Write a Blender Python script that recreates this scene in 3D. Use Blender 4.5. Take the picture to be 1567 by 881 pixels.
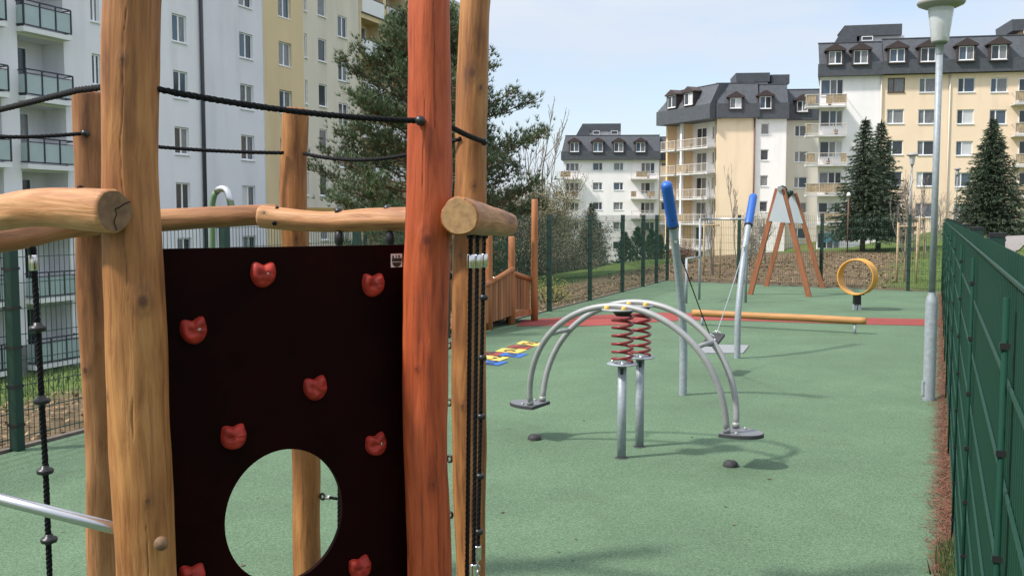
import bpy, math, random
from mathutils import Vector, Matrix, noise as mnoise
R = math.radians
pi = math.pi
rnd = random.Random(7)
for o in list(bpy.data.objects): bpy.data.objects.remove(o)
S = bpy.context.scene
C = S.collection

# ------------------------------------------------------------------ camera, sky, sun, exposure
F = 1500.0; PITCH = math.atan(110.5/F); CAMH = 1.8
cam = bpy.data.cameras.new('camera'); cam_o = bpy.data.objects.new('camera', cam); C.objects.link(cam_o)
cam_o.location = (0, 0, CAMH); cam_o.rotation_euler = (R(90)-PITCH, 0, 0)
cam.sensor_width = 36; cam.lens = 36*F/1567; cam.clip_start = .05; cam.clip_end = 5000
S.camera = cam_o
SUN_EL = 50; SUN_TO = Vector((-.951, -.309, 0))          # towards the sun, on plan
W = bpy.data.worlds.new('World'); S.world = W; W.use_nodes = True
nt = W.node_tree; nt.nodes.clear()
wo = nt.nodes.new('ShaderNodeOutputWorld'); bg = nt.nodes.new('ShaderNodeBackground')
sky = nt.nodes.new('ShaderNodeTexSky'); sky.sky_type = 'NISHITA'; sky.sun_disc = False
sky.sun_elevation = R(SUN_EL); sky.sun_rotation = math.atan2(SUN_TO.x, SUN_TO.y)
sky.dust_density = 1.0; sky.air_density = 1.0; sky.ozone_density = 1.2
tc = nt.nodes.new('ShaderNodeTexCoord'); mp = nt.nodes.new('ShaderNodeMapping'); mp.inputs['Scale'].default_value = (1.2, 1.0, 5.0)
mp.inputs['Location'].default_value = (.9, .3, .55)
cn = nt.nodes.new('ShaderNodeTexNoise'); cn.inputs['Scale'].default_value = 2.1; cn.inputs['Detail'].default_value = 7; cn.inputs['Roughness'].default_value = .55
cr = nt.nodes.new('ShaderNodeValToRGB'); cr.color_ramp.elements[0].position = .40; cr.color_ramp.elements[1].position = .64
cr.color_ramp.elements[0].color = (.40, .40, .40, 1); cr.color_ramp.elements[1].color = (1, 1, 1, 1)
mx = nt.nodes.new('ShaderNodeMix'); mx.data_type = 'RGBA'; cg = nt.nodes.new('ShaderNodeMix'); cg.data_type = 'RGBA'; cg.inputs[6].default_value = (3.75, 4.12, 4.70, 1); cg.inputs[7].default_value = (9.0, 9.3, 10.0, 1)
sxyz = nt.nodes.new('ShaderNodeSeparateXYZ'); zr = nt.nodes.new('ShaderNodeMapRange'); zr.inputs[1].default_value = .2; zr.inputs[2].default_value = .75
L = nt.links.new
L(tc.outputs['Generated'], sxyz.inputs[0]); L(sxyz.outputs[2], zr.inputs[0]); L(zr.outputs[0], cg.inputs[0]); L(cg.outputs[2], mx.inputs[7]); L(tc.outputs['Generated'], mp.inputs['Vector']); L(mp.outputs[0], cn.inputs['Vector']); L(cn.outputs['Fac'], cr.inputs[0])
L(cr.outputs[0], mx.inputs[0]); L(sky.outputs[0], mx.inputs[6]); L(mx.outputs[2], bg.inputs[0]); L(bg.outputs[0], wo.inputs[0])
bg.inputs[1].default_value = .15
sun = bpy.data.lights.new('sun', 'SUN'); sun.energy = 3.9; sun.angle = R(4); sun.color = (1, .935, .875)
sun_o = bpy.data.objects.new('sun', sun); C.objects.link(sun_o)
sd = Vector((-SUN_TO.x*math.cos(R(SUN_EL)), -SUN_TO.y*math.cos(R(SUN_EL)), -math.sin(R(SUN_EL))))
sun_o.rotation_euler = sd.to_track_quat('-Z', 'Y').to_euler(); sun_o.location = (-20, -10, 30)
S.view_settings.view_transform = 'Standard'; S.view_settings.look = 'None'; S.view_settings.exposure = 0.42; S.view_settings.gamma = 1
S.view_settings.use_curve_mapping = False
S.render.engine = 'CYCLES'; S.render.resolution_x = 1024; S.render.resolution_y = 575

# ------------------------------------------------------------------ photograph measurements -> places
sp, cp = math.sin(PITCH), math.cos(PITCH)
def ray(px, py):
    a = (px-783.5)/F; b = (440.5-py)/F
    return Vector((a, cp+b*sp, -sp+b*cp))
def at(px, py, d):                    # point seen at (px,py) standing d metres ahead
    r = ray(px, py); return Vector((0, 0, CAMH)) + r*(d/r.y)
def gnd(px, py, z=0.0):               # point of a level surface
    r = ray(px, py); t = (z-CAMH)/r.z; return Vector((0, 0, CAMH)) + r*t
def onplane(px, py, O, N):
    r = ray(px, py); c = Vector((0, 0, CAMH)); return c + r*((O-c).dot(N)/r.dot(N))

# ------------------------------------------------------------------ materials
def mat(name, col, rough=.6, metal=0, var=.0, scale=5, bump=0, bscale=40, col2=None, spec=.5, stretch=None, attr=None, tint=0, coat=0, trans=0, dirt=None):
    m = bpy.data.materials.new(name); m.use_nodes = True; t = m.node_tree; b = t.nodes['Principled BSDF']; k = t.links.new
    b.inputs['Roughness'].default_value = rough; b.inputs['Metallic'].default_value = metal
    b.inputs['Specular IOR Level'].default_value = spec; b.inputs['Coat Weight'].default_value = coat
    b.inputs['Transmission Weight'].default_value = trans
    b.inputs['Base Color'].default_value = (*col, 1)
    if attr:
        src = t.nodes.new('ShaderNodeAttribute'); src.attribute_name = attr; vec = src.outputs['Vector']
    else:
        src = t.nodes.new('ShaderNodeTexCoord'); vec = src.outputs['Object']
    if stretch:
        mpn = t.nodes.new('ShaderNodeMapping'); mpn.inputs['Scale'].default_value = stretch; k(vec, mpn.inputs[0]); vec = mpn.outputs[0]
    out = None
    if var or col2:
        n = t.nodes.new('ShaderNodeTexNoise'); n.inputs['Scale'].default_value = scale; n.inputs['Detail'].default_value = 8; n.inputs['Roughness'].default_value = .62
        k(vec, n.inputs['Vector'])
        r = t.nodes.new('ShaderNodeValToRGB'); r.color_ramp.elements[0].position = .34; r.color_ramp.elements[1].position = .66
        c2 = col2 or tuple(c*(1+var) for c in col); c1 = col if col2 else tuple(c*(1-var) for c in col)
        r.color_ramp.elements[0].color = (*c1, 1); r.color_ramp.elements[1].color = (*c2, 1)
        k(n.outputs['Fac'], r.inputs[0]); out = r.outputs[0]
    if dirt:                                            # streaks of weathering with a shape of their own: (colour, amount, scale xyz)
        dm = t.nodes.new('ShaderNodeMapping'); dm.inputs['Scale'].default_value = dirt[2]; k(src.outputs['Vector'] if attr else src.outputs['Object'], dm.inputs[0])
        dn = t.nodes.new('ShaderNodeTexNoise'); dn.inputs['Scale'].default_value = 1; dn.inputs['Detail'].default_value = 6; k(dm.outputs[0], dn.inputs['Vector'])
        dr = t.nodes.new('ShaderNodeValToRGB'); dr.color_ramp.elements[0].position = .5; dr.color_ramp.elements[1].position = .78
        dr.color_ramp.elements[0].color = (0, 0, 0, 1); dr.color_ramp.elements[1].color = (dirt[1],)*3+(1,)
        k(dn.outputs['Fac'], dr.inputs[0])
        dx = t.nodes.new('ShaderNodeMix'); dx.data_type = 'RGBA'; k(dr.outputs[0], dx.inputs[0]); dx.inputs[7].default_value = (*dirt[0], 1)
        if out: k(out, dx.inputs[6])
        else: dx.inputs[6].default_value = (*col, 1)
        out = dx.outputs[2]
    if tint:                                            # per-leaf / per-plank variation stored on the mesh
        a = t.nodes.new('ShaderNodeAttribute'); a.attribute_name = 'tint'
        mr = t.nodes.new('ShaderNodeMapRange'); mr.inputs[3].default_value = 1-tint; mr.inputs[4].default_value = 1+tint; k(a.outputs['Fac'], mr.inputs[0])
        mm = t.nodes.new('ShaderNodeMix'); mm.data_type = 'RGBA'; mm.blend_type = 'MULTIPLY'; mm.inputs[0].default_value = 1
        if out: k(out, mm.inputs[6])
        else: mm.inputs[6].default_value = (*col, 1)
        k(mr.outputs[0], mm.inputs[7]); out = mm.outputs[2]
    if out: k(out, b.inputs['Base Color'])
    if bump:
        n2 = t.nodes.new('ShaderNodeTexNoise'); n2.inputs['Scale'].default_value = bscale; n2.inputs['Detail'].default_value = 5; k(vec, n2.inputs['Vector'])
        bp = t.nodes.new('ShaderNodeBump'); bp.inputs['Strength'].default_value = bump; bp.inputs['Distance'].default_value = .02
        k(n2.outputs['Fac'], bp.inputs['Height']); k(bp.outputs[0], b.inputs['Normal'])
    return m

def log_mat(name, light, mid, dark, knotc):
    m = bpy.data.materials.new(name); m.use_nodes = True; t = m.node_tree; b = t.nodes['Principled BSDF']; k = t.links.new
    b.inputs['Roughness'].default_value = .55; b.inputs['Specular IOR Level'].default_value = .35
    a = t.nodes.new('ShaderNodeAttribute'); a.attribute_name = 'grain'
    def nz(scl, sc, det=8, rough=.6, dist=0):
        mpn = t.nodes.new('ShaderNodeMapping'); mpn.inputs['Scale'].default_value = scl; k(a.outputs['Vector'], mpn.inputs[0])
        n = t.nodes.new('ShaderNodeTexNoise'); n.inputs['Scale'].default_value = sc; n.inputs['Detail'].default_value = det
        n.inputs['Roughness'].default_value = rough; n.inputs['Distortion'].default_value = dist; k(mpn.outputs[0], n.inputs['Vector']); return n
    n1 = nz((1, 1, .10), 34, 8, .6, .6); n2 = nz((1, 1, .35), 7, 4, .5, .3); n3 = nz((1, 1, .025), 95, 5, .65, .4)
    n4 = nz((1, 1, .5), 11, 6, .65)
    r = t.nodes.new('ShaderNodeValToRGB'); e = r.color_ramp.elements
    e[0].position = .35; e[0].color = (*dark, 1); e[1].position = .61; e[1].color = (*light, 1)
    e2 = r.color_ramp.elements.new(.48); e2.color = (*mid, 1)
    add = t.nodes.new('ShaderNodeMath'); add.operation = 'MULTIPLY_ADD'; k(n1.outputs['Fac'], add.inputs[0]); add.inputs[1].default_value = .5
    ml = t.nodes.new('ShaderNodeMath'); ml.operation = 'MULTIPLY'; k(n2.outputs['Fac'], ml.inputs[0]); ml.inputs[1].default_value = .5; k(ml.outputs[0], add.inputs[2])
    k(add.outputs[0], r.inputs[0])
    fr = t.nodes.new('ShaderNodeValToRGB'); fr.color_ramp.elements[0].position = .57; fr.color_ramp.elements[1].position = .66
    fr.color_ramp.elements[0].color = (0, 0, 0, 1); fr.color_ramp.elements[1].color = (.6, .6, .6, 1); k(n3.outputs['Fac'], fr.inputs[0])
    m1 = t.nodes.new('ShaderNodeMix'); m1.data_type = 'RGBA'; k(fr.outputs[0], m1.inputs[0]); k(r.outputs[0], m1.inputs[6]); m1.inputs[7].default_value = (*dark, 1)
    sr = t.nodes.new('ShaderNodeValToRGB'); sr.color_ramp.elements[0].position = .58; sr.color_ramp.elements[1].position = .8
    sr.color_ramp.elements[0].color = (0, 0, 0, 1); sr.color_ramp.elements[1].color = (.8, .8, .8, 1); k(n4.outputs['Fac'], sr.inputs[0])
    m15 = t.nodes.new('ShaderNodeMix'); m15.data_type = 'RGBA'; k(sr.outputs[0], m15.inputs[0]); k(m1.outputs[2], m15.inputs[6]); m15.inputs[7].default_value = (*[c*.62 for c in mid], 1)
    kn = t.nodes.new('ShaderNodeAttribute'); kn.attribute_name = 'knot'
    m2 = t.nodes.new('ShaderNodeMix'); m2.data_type = 'RGBA'; k(kn.outputs['Fac'], m2.inputs[0]); k(m15.outputs[2], m2.inputs[6]); m2.inputs[7].default_value = (*knotc, 1)
    k(m2.outputs[2], b.inputs['Base Color'])
    bp = t.nodes.new('ShaderNodeBump'); bp.inputs['Strength'].default_value = .7; bp.inputs['Distance'].default_value = .008
    k(n1.outputs['Fac'], bp.inputs['Height']); k(bp.outputs[0], b.inputs['Normal'])
    return m

def rubber_mat(name, c1, c2, speck=(.12, .2, .13)):
    m = bpy.data.materials.new(name); m.use_nodes = True; t = m.node_tree; b = t.nodes['Principled BSDF']; k = t.links.new
    b.inputs['Roughness'].default_value = .85; b.inputs['Specular IOR Level'].default_value = .25
    g = t.nodes.new('ShaderNodeTexCoord')
    v = t.nodes.new('ShaderNodeTexVoronoi'); v.inputs['Scale'].default_value = 150; k(g.outputs['Object'], v.inputs['Vector'])
    r = t.nodes.new('ShaderNodeValToRGB'); r.color_ramp.elements[0].color = (*c1, 1); r.color_ramp.elements[1].color = (*c2, 1)
    sx = t.nodes.new('ShaderNodeSeparateColor'); k(v.outputs['Color'], sx.inputs[0]); k(sx.outputs[0], r.inputs[0])
    n = t.nodes.new('ShaderNodeTexNoise'); n.inputs['Scale'].default_value = .7; n.inputs['Detail'].default_value = 9; n.inputs['Roughness'].default_value = .65; k(g.outputs['Object'], n.inputs['Vector'])
    mr = t.nodes.new('ShaderNodeMapRange'); mr.inputs[1].default_value = .3; mr.inputs[2].default_value = .7; mr.inputs[3].default_value = .82; mr.inputs[4].default_value = 1.14; k(n.outputs['Fac'], mr.inputs[0])
    n5 = t.nodes.new('ShaderNodeTexNoise'); n5.inputs['Scale'].default_value = 55; n5.inputs['Detail'].default_value = 6; k(g.outputs['Object'], n5.inputs['Vector'])
    mr5 = t.nodes.new('ShaderNodeMapRange'); mr5.inputs[1].default_value = .3; mr5.inputs[2].default_value = .7; mr5.inputs[3].default_value = .84; mr5.inputs[4].default_value = 1.13; k(n5.outputs['Fac'], mr5.inputs[0])
    mu = t.nodes.new('ShaderNodeMath'); mu.operation = 'MULTIPLY'; k(mr.outputs[0], mu.inputs[0]); k(mr5.outputs[0], mu.inputs[1])
    mm = t.nodes.new('ShaderNodeMix'); mm.data_type = 'RGBA'; mm.blend_type = 'MULTIPLY'; mm.inputs[0].default_value = 1
    k(r.outputs[0], mm.inputs[6]); k(mu.outputs[0], mm.inputs[7]); 
    dn = t.nodes.new('ShaderNodeTexNoise'); dn.inputs['Scale'].default_value = 1.9; dn.inputs['Detail'].default_value = 12; dn.inputs['Roughness'].default_value = .7; dn.inputs['Distortion'].default_value = .8; k(g.outputs['Object'], dn.inputs['Vector'])
    dr = t.nodes.new('ShaderNodeValToRGB'); dr.color_ramp.elements[0].position = .56; dr.color_ramp.elements[1].position = .80; dr.color_ramp.elements[0].color = (0, 0, 0, 1); dr.color_ramp.elements[1].color = (.5, .5, .5, 1); k(dn.outputs['Fac'], dr.inputs[0])
    dm = t.nodes.new('ShaderNodeMix'); dm.data_type = 'RGBA'; k(dr.outputs[0], dm.inputs[0]); k(mm.outputs[2], dm.inputs[6]); dm.inputs[7].default_value = (c1[0]*.9, c1[1]*.62, c1[2]*.6, 1)
    k(dm.outputs[2], b.inputs['Base Color'])
    bp = t.nodes.new('ShaderNodeBump'); bp.inputs['Strength'].default_value = .5; bp.inputs['Distance'].default_value = .004
    k(v.outputs['Distance'], bp.inputs['Height']); k(bp.outputs[0], b.inputs['Normal'])
    return m

M = {}
M['log'] = log_mat('robinia wood', (.41, .195, .064), (.29, .120, .036), (.13, .048, .016), (.10, .04, .018))
M['log_dark'] = log_mat('robinia wood brown', (.36, .175, .070), (.26, .110, .040), (.13, .052, .02), (.075, .03, .016))
M['log_pink'] = log_mat('robinia wood pinkish', (.50, .27, .125), (.39, .185, .075), (.23, .09, .038), (.04, .02, .012))
M['log_orange'] = log_mat('orange stained wood', (.44, .092, .028), (.34, .060, .016), (.15, .025, .008), (.13, .022, .008))
M['endgrain'] = mat('end grain', (.16, .09, .045), .8, var=.35, scale=30)
M['endgrain_light'] = mat('light end grain', (.36, .21, .09), .8, var=.25, scale=40)
M['panel'] = mat('maroon black board', (.0085, .0009, .0007), .55, spec=.05, var=.45, scale=3)
M['hold'] = mat('red plastic hold', (.30, .022, .012), .6, var=.35, scale=22, spec=.35)
M['black'] = mat('black plastic', (.012, .012, .013), .4)
M['rope'] = mat('black rope', (.0055, .0055, .0065), .75, spec=.2)
M['rubber_black'] = mat('black rubber', (.03, .03, .032), .75, var=.3, scale=40)
M['steel'] = mat('stainless steel', (.52, .52, .52), .3, 1, var=.05, scale=9)
M['galv'] = mat('galvanised steel', (.27, .305, .325), .5, .15, var=.14, scale=28, bump=.03)
M['galv_paint'] = mat('grey steel tube', (.28, .285, .28), .5, .25, var=.08, scale=12)
M['chrome'] = mat('bright steel', (.72, .72, .72), .2, 1)
M['spring_red'] = mat('red spring paint', (.19, .014, .015), .4, var=.1, scale=20)
M['yellow_cap'] = mat('yellow cap', (.58, .38, .06), .5)
M['yellow_ring'] = mat('yellow ring plastic', (.58, .29, .04), .45, var=.06, scale=6, spec=.45)
M['blue_cap'] = mat('blue plastic sleeve', (.014, .10, .42), .42, var=.08, scale=7)
M['plank'] = mat('bridge planks', (.29, .115, .04), .65, var=.28, scale=9, stretch=(1, 1, .1), tint=.3)
M['post_wood'] = mat('orange brown timber', (.33, .12, .038), .65, var=.22, scale=14, stretch=(1, 1, .12))
M['beam_wood'] = mat('pale turned timber', (.36, .175, .052), .6, var=.22, scale=10, stretch=(.12, .3, 1))
M['aframe'] = mat('brown timber', (.25, .09, .035), .6, var=.22, scale=12, stretch=(1, 1, .15))
M['fence'] = mat('dark green fence coating', (.0075, .044, .027), .45, spec=.4)
M['fence_rod'] = mat('green coated rod', (.006, .040, .024), .75, spec=.15)
M['fence_post'] = mat('dark green post coating', (.005, .030, .020), .45)
M['green_pole'] = mat('green painted pole', (.10, .17, .08), .5, var=.1, scale=5)
M['white_paint'] = mat('white frame', (.78, .78, .77), .5)
M['grass'] = mat('grass blades', (.058, .092, .024), .8, tint=.45)
M['needle_litter'] = mat('fallen needles', (.165, .066, .036), .9, tint=.5)
M['leaf_litter'] = mat('dry leaves', (.21, .14, .075), .9, tint=.5)
M['bark'] = mat('bark', (.10, .075, .055), .9, var=.35, scale=9, bump=.3)
M['bark_grey'] = mat('grey bark', (.24, .21, .18), .9, var=.3, scale=9)
M['bark_pine'] = mat('pine bark', (.16, .085, .05), .9, var=.35, scale=8)
M['pine'] = mat('pine needles', (.080, .112, .050), .75, tint=.5)
M['spruce'] = mat('spruce needles', (.050, .080, .038), .75, tint=.5)
M['blue_spruce'] = mat('dark spruce needles', (.050, .074, .042), .75, tint=.5)
M['olive'] = mat('olive spring leaves', (.135, .125, .060), .85, tint=.45)
M['brownleaf'] = mat('dry brown foliage', (.115, .098, .062), .85, tint=.45)
M['blossom'] = mat('pale buds', (.42, .38, .29), .85, tint=.3)
M['yellowbush'] = mat('yellow green leaves', (.27, .25, .05), .85, tint=.35)
M['hedge'] = mat('reddish twigs', (.16, .085, .055), .9, tint=.4)
M['stake'] = mat('pale stake timber', (.38, .28, .17), .7, var=.2, scale=6)
M['bin'] = mat('dark green bin plastic', (.008, .035, .022), .45, var=.1, scale=5)
M['path'] = mat('asphalt path', (.22, .20, .185), .9, var=.12, scale=30)
M['asphalt'] = mat('asphalt', (.06, .06, .062), .9, var=.15, scale=20)
M['green_rubber'] = rubber_mat('green rubber surface', (.062, .112, .063), (.130, .200, .118))
M['red_rubber'] = rubber_mat('red rubber surface', (.21, .040, .034), (.31, .070, .058))
M['blue_rubber'] = rubber_mat('blue rubber', (.03, .10, .33), (.05, .14, .42))
M['yellow_rubber'] = rubber_mat('yellow rubber', (.72, .46, .09), (.84, .58, .14))
M['kerb'] = mat('dark concrete edging', (.12, .105, .085), .9, var=.2, scale=12)
M['mark'] = mat('dark marking', (.03, .028, .02), .9)
# facades
def wallmat(n, c, v=.035, d=.10): return mat(n, c, .9, var=v, scale=.35, bump=.05, bscale=60, spec=.2, dirt=(tuple(x*.62 for x in c), d*4, (.9, .9, .12)))
M['wgrey'] = wallmat('pale grey render', (.77, .76, .785))
M['wgrey2'] = wallmat('cool grey render', (.71, .70, .74))
M['wyellow'] = wallmat('ochre render', (.66, .52, .32))
M['wcream'] = wallmat('cream render', (.66, .605, .50))
M['wwhite'] = wallmat('white render', (.87, .84, .83))
M['wpeach'] = wallmat('peach render', (.83, .66, .48))
M['wbeige'] = wallmat('beige render', (.70, .65, .56))
M['worange'] = wallmat('apricot render', (.78, .56, .34))
M['base'] = mat('grey plinth', (.22, .22, .225), .9, var=.2, scale=2)
M['stripe'] = mat('ochre stripe', (.45, .28, .08), .9)
M['slate'] = mat('dark slate roofing', (.066, .073, .084), .7, var=.18, scale=3, bump=.2, bscale=14)
M['slate2'] = mat('dormer cladding', (.05, .034, .032), .75, var=.2, scale=4)
M['redgable'] = mat('red gable tiles', (.30, .10, .07), .8, var=.2, scale=4)
M['pvc'] = mat('white window frame', (.78, .79, .80), .45)
M['brownframe'] = mat('brown window frame', (.13, .065, .035), .5)
M['g0'] = mat('dark window glass', (.035, .04, .046), .08, spec=.6)
M['g1'] = mat('window glass over curtain', (.16, .165, .17), .12, var=.35, scale=2, spec=.6)
M['g2'] = mat('bluish window glass', (.06, .085, .12), .06, spec=.7)
M['g4'] = mat('window glass over net curtain', (.20, .20, .20), .12, var=.45, scale=1, spec=.6, stretch=(26, 1, 2))
M['g3'] = mat('white blind', (.55, .56, .57), .3)
M['frost'] = mat('frosted balcony glass', (.36, .44, .44), .22, var=.06, scale=1.5, spec=.5)
M['darkrail'] = mat('anthracite railing', (.03, .034, .04), .5)
M['palerail'] = mat('pale rail', (.62, .56, .48), .6)
M['wickerpanel'] = mat('tan balcony screen', (.40, .29, .17), .8, var=.35, scale=3)
M['slab'] = mat('concrete slab', (.55, .54, .52), .9, var=.12, scale=2, dirt=((.25, .24, .22), .5, (1, 1, .3)))
M['parapet'] = mat('white parapet', (.74, .74, .74), .8, var=.04, scale=1)
M['pipe'] = mat('downpipe', (.035, .04, .05), .5)
M['brownpipe'] = mat('brown downpipe', (.12, .06, .04), .5)
M['rust'] = mat('rusty pole', (.14, .07, .045), .8)
M['lampglass'] = mat('milky lamp glass', (.68, .70, .70), .18, trans=.35)
M['lampcap'] = mat('lamp cap', (.27, .265, .25), .5)
M['carwhite'] = mat('white car paint', (.75, .76, .78), .25, coat=.5)
M['cargrey'] = mat('silver car paint', (.32, .33, .35), .3, .4, coat=.5)
M['cardark'] = mat('dark car paint', (.03, .035, .05), .3, coat=.5)
M['tyre'] = mat('tyre', (.015, .015, .015), .9)
M['graffiti'] = mat('blue graffiti paint', (.20, .48, .62), .8)
M['sticker'] = mat('white sticker', (.62, .58, .56), .5)

# ------------------------------------------------------------------ mesh helper
class MB:
    def __init__(s): s.v = []; s.f = []; s.mi = []; s.cur = 0; s.sm = []; s.smooth = False; s.tint = {}; s.grain = None; s.knot = None; s.tn = []
    def add(s, vs, fs, t=None):
        n = len(s.v); s.v.extend([tuple(p) for p in vs]); s.tn.extend([(.5 if t is None else t)]*len(vs))
        for f in fs: s.f.append(tuple(i+n for i in f)); s.mi.append(s.cur); s.sm.append(s.smooth)
    def quad(s, a, b, c, d, t=None): s.add([a, b, c, d], [(0, 1, 2, 3)], t)
    def box(s, c, size, X=None, Y=None, Z=None, t=None, taper=1):
        c = Vector(c); X = Vector(X or (1, 0, 0)); Y = Vector(Y or (0, 1, 0)); Z = Vector(Z or (0, 0, 1))
        x, y, z = size[0]/2, size[1]/2, size[2]/2; vs = []
        for k, kk in ((-1, 1), (1, taper)):
            for i, j in ((-1, -1), (1, -1), (1, 1), (-1, 1)): vs.append(c+X*(i*x*kk)+Y*(j*y*kk)+Z*(k*z))
        s.add(vs, [(3, 2, 1, 0), (4, 5, 6, 7), (0, 1, 5, 4), (1, 2, 6, 5), (2, 3, 7, 6), (3, 0, 4, 7)], t)
    def tube(s, pts, r, n=10, caps=True, t=None, closed=False):
        pts = [Vector(p) for p in pts]; m = len(pts); rr = r if isinstance(r, (list, tuple)) else [r]*m
        vs = []; prev = None
        for i, p in enumerate(pts):
            if closed: d = pts[(i+1) % m]-pts[i-1]
            else: d = pts[min(i+1, m-1)]-pts[max(i-1, 0)]
            if d.length < 1e-9: d = Vector((0, 0, 1))
            d.normalize()
            if prev is None:
                u = d.cross(Vector((0, 0, 1)))
                if u.length < .05: u = d.cross(Vector((0, 1, 0)))
            else: u = prev - d*prev.dot(d)
            u.normalize(); prev = u; w = d.cross(u)
            for k in range(n):
                a = 2*math.pi*k/n; vs.append(p+(u*math.cos(a)+w*math.sin(a))*rr[i])
        fs = []
        for i in range(m if closed else m-1):
            for k in range(n):
                a = i*n+k; b = i*n+(k+1) % n; j = (i+1) % m
                fs.append((a, b, j*n+(k+1) % n, j*n+k))
        if caps and not closed: fs.append(tuple(range(n-1, -1, -1))); fs.append(tuple((m-1)*n+k for k in range(n)))
        o = s.smooth; s.smooth = True; s.add(vs, fs, t); s.smooth = o
        if caps and not closed: s.sm[-1] = False; s.sm[-2] = False
    def lathe(s, prof, c, n=24, axis=None, t=None):
        c = Vector(c); A = Vector(axis or (0, 0, 1)).normalized(); U = A.orthogonal().normalized(); V = A.cross(U)
        vs = []; fs = []; m = len(prof)
        for (r, z) in prof:
            for k in range(n):
                a = 2*math.pi*k/n; vs.append(c+A*z+(U*math.cos(a)+V*math.sin(a))*max(r, 1e-4))
        for i in range(m-1):
            for k in range(n): fs.append((i*n+k, i*n+(k+1) % n, (i+1)*n+(k+1) % n, (i+1)*n+k))
        o = s.smooth; s.smooth = True; s.add(vs, fs, t); s.smooth = o
    def build(s, name, mats, parent=None, loc=None, autosmooth=False):
        me = bpy.data.meshes.new(name)
        off = Vector((0, 0, 0))
        q = parent
        while q is not None: off += q.location; q = q.parent
        if loc is not None: off += Vector(loc)
        me.from_pydata([(p[0]-off.x, p[1]-off.y, p[2]-off.z) for p in s.v], [], s.f)
        ms = mats if isinstance(mats, (list, tuple)) else [mats]
        for m in ms: me.materials.append(m)
        me.polygons.foreach_set('material_index', s.mi); me.polygons.foreach_set('use_smooth', s.sm)
        a = me.attributes.new('tint', 'FLOAT', 'POINT'); a.data.foreach_set('value', s.tn)
        if s.grain:
            a = me.attributes.new('grain', 'FLOAT_VECTOR', 'POINT'); a.data.foreach_set('vector', [c for g in s.grain for c in g])
            a = me.attributes.new('knot', 'FLOAT', 'POINT'); a.data.foreach_set('value', s.knot)
        me.update()
        o = bpy.data.objects.new(name, me); C.objects.link(o)
        if parent is not None: o.parent = parent
        if loc is not None: o.location = loc
        return o
def tag(o, label=None, cat=None, group=None, kind=None):
    if label: o['label'] = label
    if cat: o['category'] = cat
    if group: o['group'] = group
    if kind: o['kind'] = kind
    return o
def thing(name, label, cat, loc, group=None, rz=0):
    o = bpy.data.objects.new(name, None); C.objects.link(o); o.location = Vector(loc); o.rotation_euler = (0, 0, rz); o.empty_display_size = .3
    return tag(o, label, cat, group)
def tree_copy(o, loc, rz=0, label=None, sc=1):
    c = o.copy(); C.objects.link(c); c.location = loc; c.rotation_euler = (0, 0, rz); c.scale = (sc,)*3
    if label: c['label'] = label
    def rec(a, b):
        for ch in list(a.children):
            d = ch.copy(); C.objects.link(d); d.parent = b; rec(ch, d)
    rec(o, c); return c
def ss(x, a, b):
    t = min(1, max(0, (x-a)/(b-a))); return t*t*(3-2*t)
def lerp(a, b, t): return a+(b-a)*t
def hermite(tab, x):
    n = len(tab); i = 0
    while i < n-2 and x > tab[i+1][0]: i += 1
    x0, x1 = tab[i][0], tab[i+1][0]; h = x1-x0; t = min(1, max(0, (x-x0)/h)); out = []
    for c in range(1, len(tab[0])):
        y0, y1 = tab[i][c], tab[i+1][c]; s_ = (y1-y0)/h
        m0 = s_ if i == 0 else .5*(s_+(y0-tab[i-1][c])/(x0-tab[i-1][0])); m1 = s_ if i == n-2 else .5*(s_+(tab[i+2][c]-y1)/(tab[i+2][0]-x1))
        t2, t3 = t*t, t*t*t; out.append((2*t3-3*t2+1)*y0+(t3-2*t2+t)*h*m0+(-2*t3+3*t2)*y1+(t3-t2)*h*m1)
    return tuple(out)
def interp(tab, x):
    if x <= tab[0][0]: return tab[0][1:]
    for i in range(len(tab)-1):
        if x <= tab[i+1][0]:
            t = (x-tab[i][0])/(tab[i+1][0]-tab[i][0]); t = t*t*(3-2*t)
            return tuple(lerp(p, q, t) for p, q in zip(tab[i][1:], tab[i+1][1:]))
    return tab[-1][1:]

# ------------------------------------------------------------------ ground
LF0 = Vector((-3.87, 7.46, 0)); LFD = Vector((.41, 1, 0)).normalized(); LFN = Vector((-LFD.y, LFD.x, 0))
CORN_L = Vector((4.26, 27.3, 0)); CORN_R = Vector((10.15, 23.06, 0))
FFD = (CORN_R-CORN_L).normalized(); FFN = Vector((-FFD.y, FFD.x, 0))
RF = lambda y: .15+.4335*y
def dleft(x, y): return LFN.dot(Vector((x, y, 0))-LF0)
def dfar(x, y): return FFN.dot(Vector((x, y, 0))-CORN_L)
def gz(x, y):
    dl = dleft(x, y); df = dfar(x, y)
    z = 0
    if dl > .3:
        cw = 3.0+2.6*ss(y, 8, 30)
        z -= .07*max(0, min(dl, cw)-.3)
        if dl > cw: z -= .33*(dl-cw)*ss(dl, cw, cw+2.5)
    if df > 0: z += .20*ss(df, 0, 13)*ss(-dl, -1, 4)
    z += .75*ss(x, 14, 30)*ss(y, 25, 60)
    z -= ss(y, 48, 85)*max(0, min(4.8, 2.6-(x-28)*.2))
    z = max(z, -4.9 + .3*mnoise.noise(Vector((x*.05, y*.05, 0))))
    inside = dl < 0 and df < 0 and x < RF(y)
    if inside: z = -.06
    else: z += .05*mnoise.noise(Vector((x*.45, y*.45, 3)))*ss(max(dl, df, x-RF(y)), .1, 2) - .012
    return z
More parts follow.
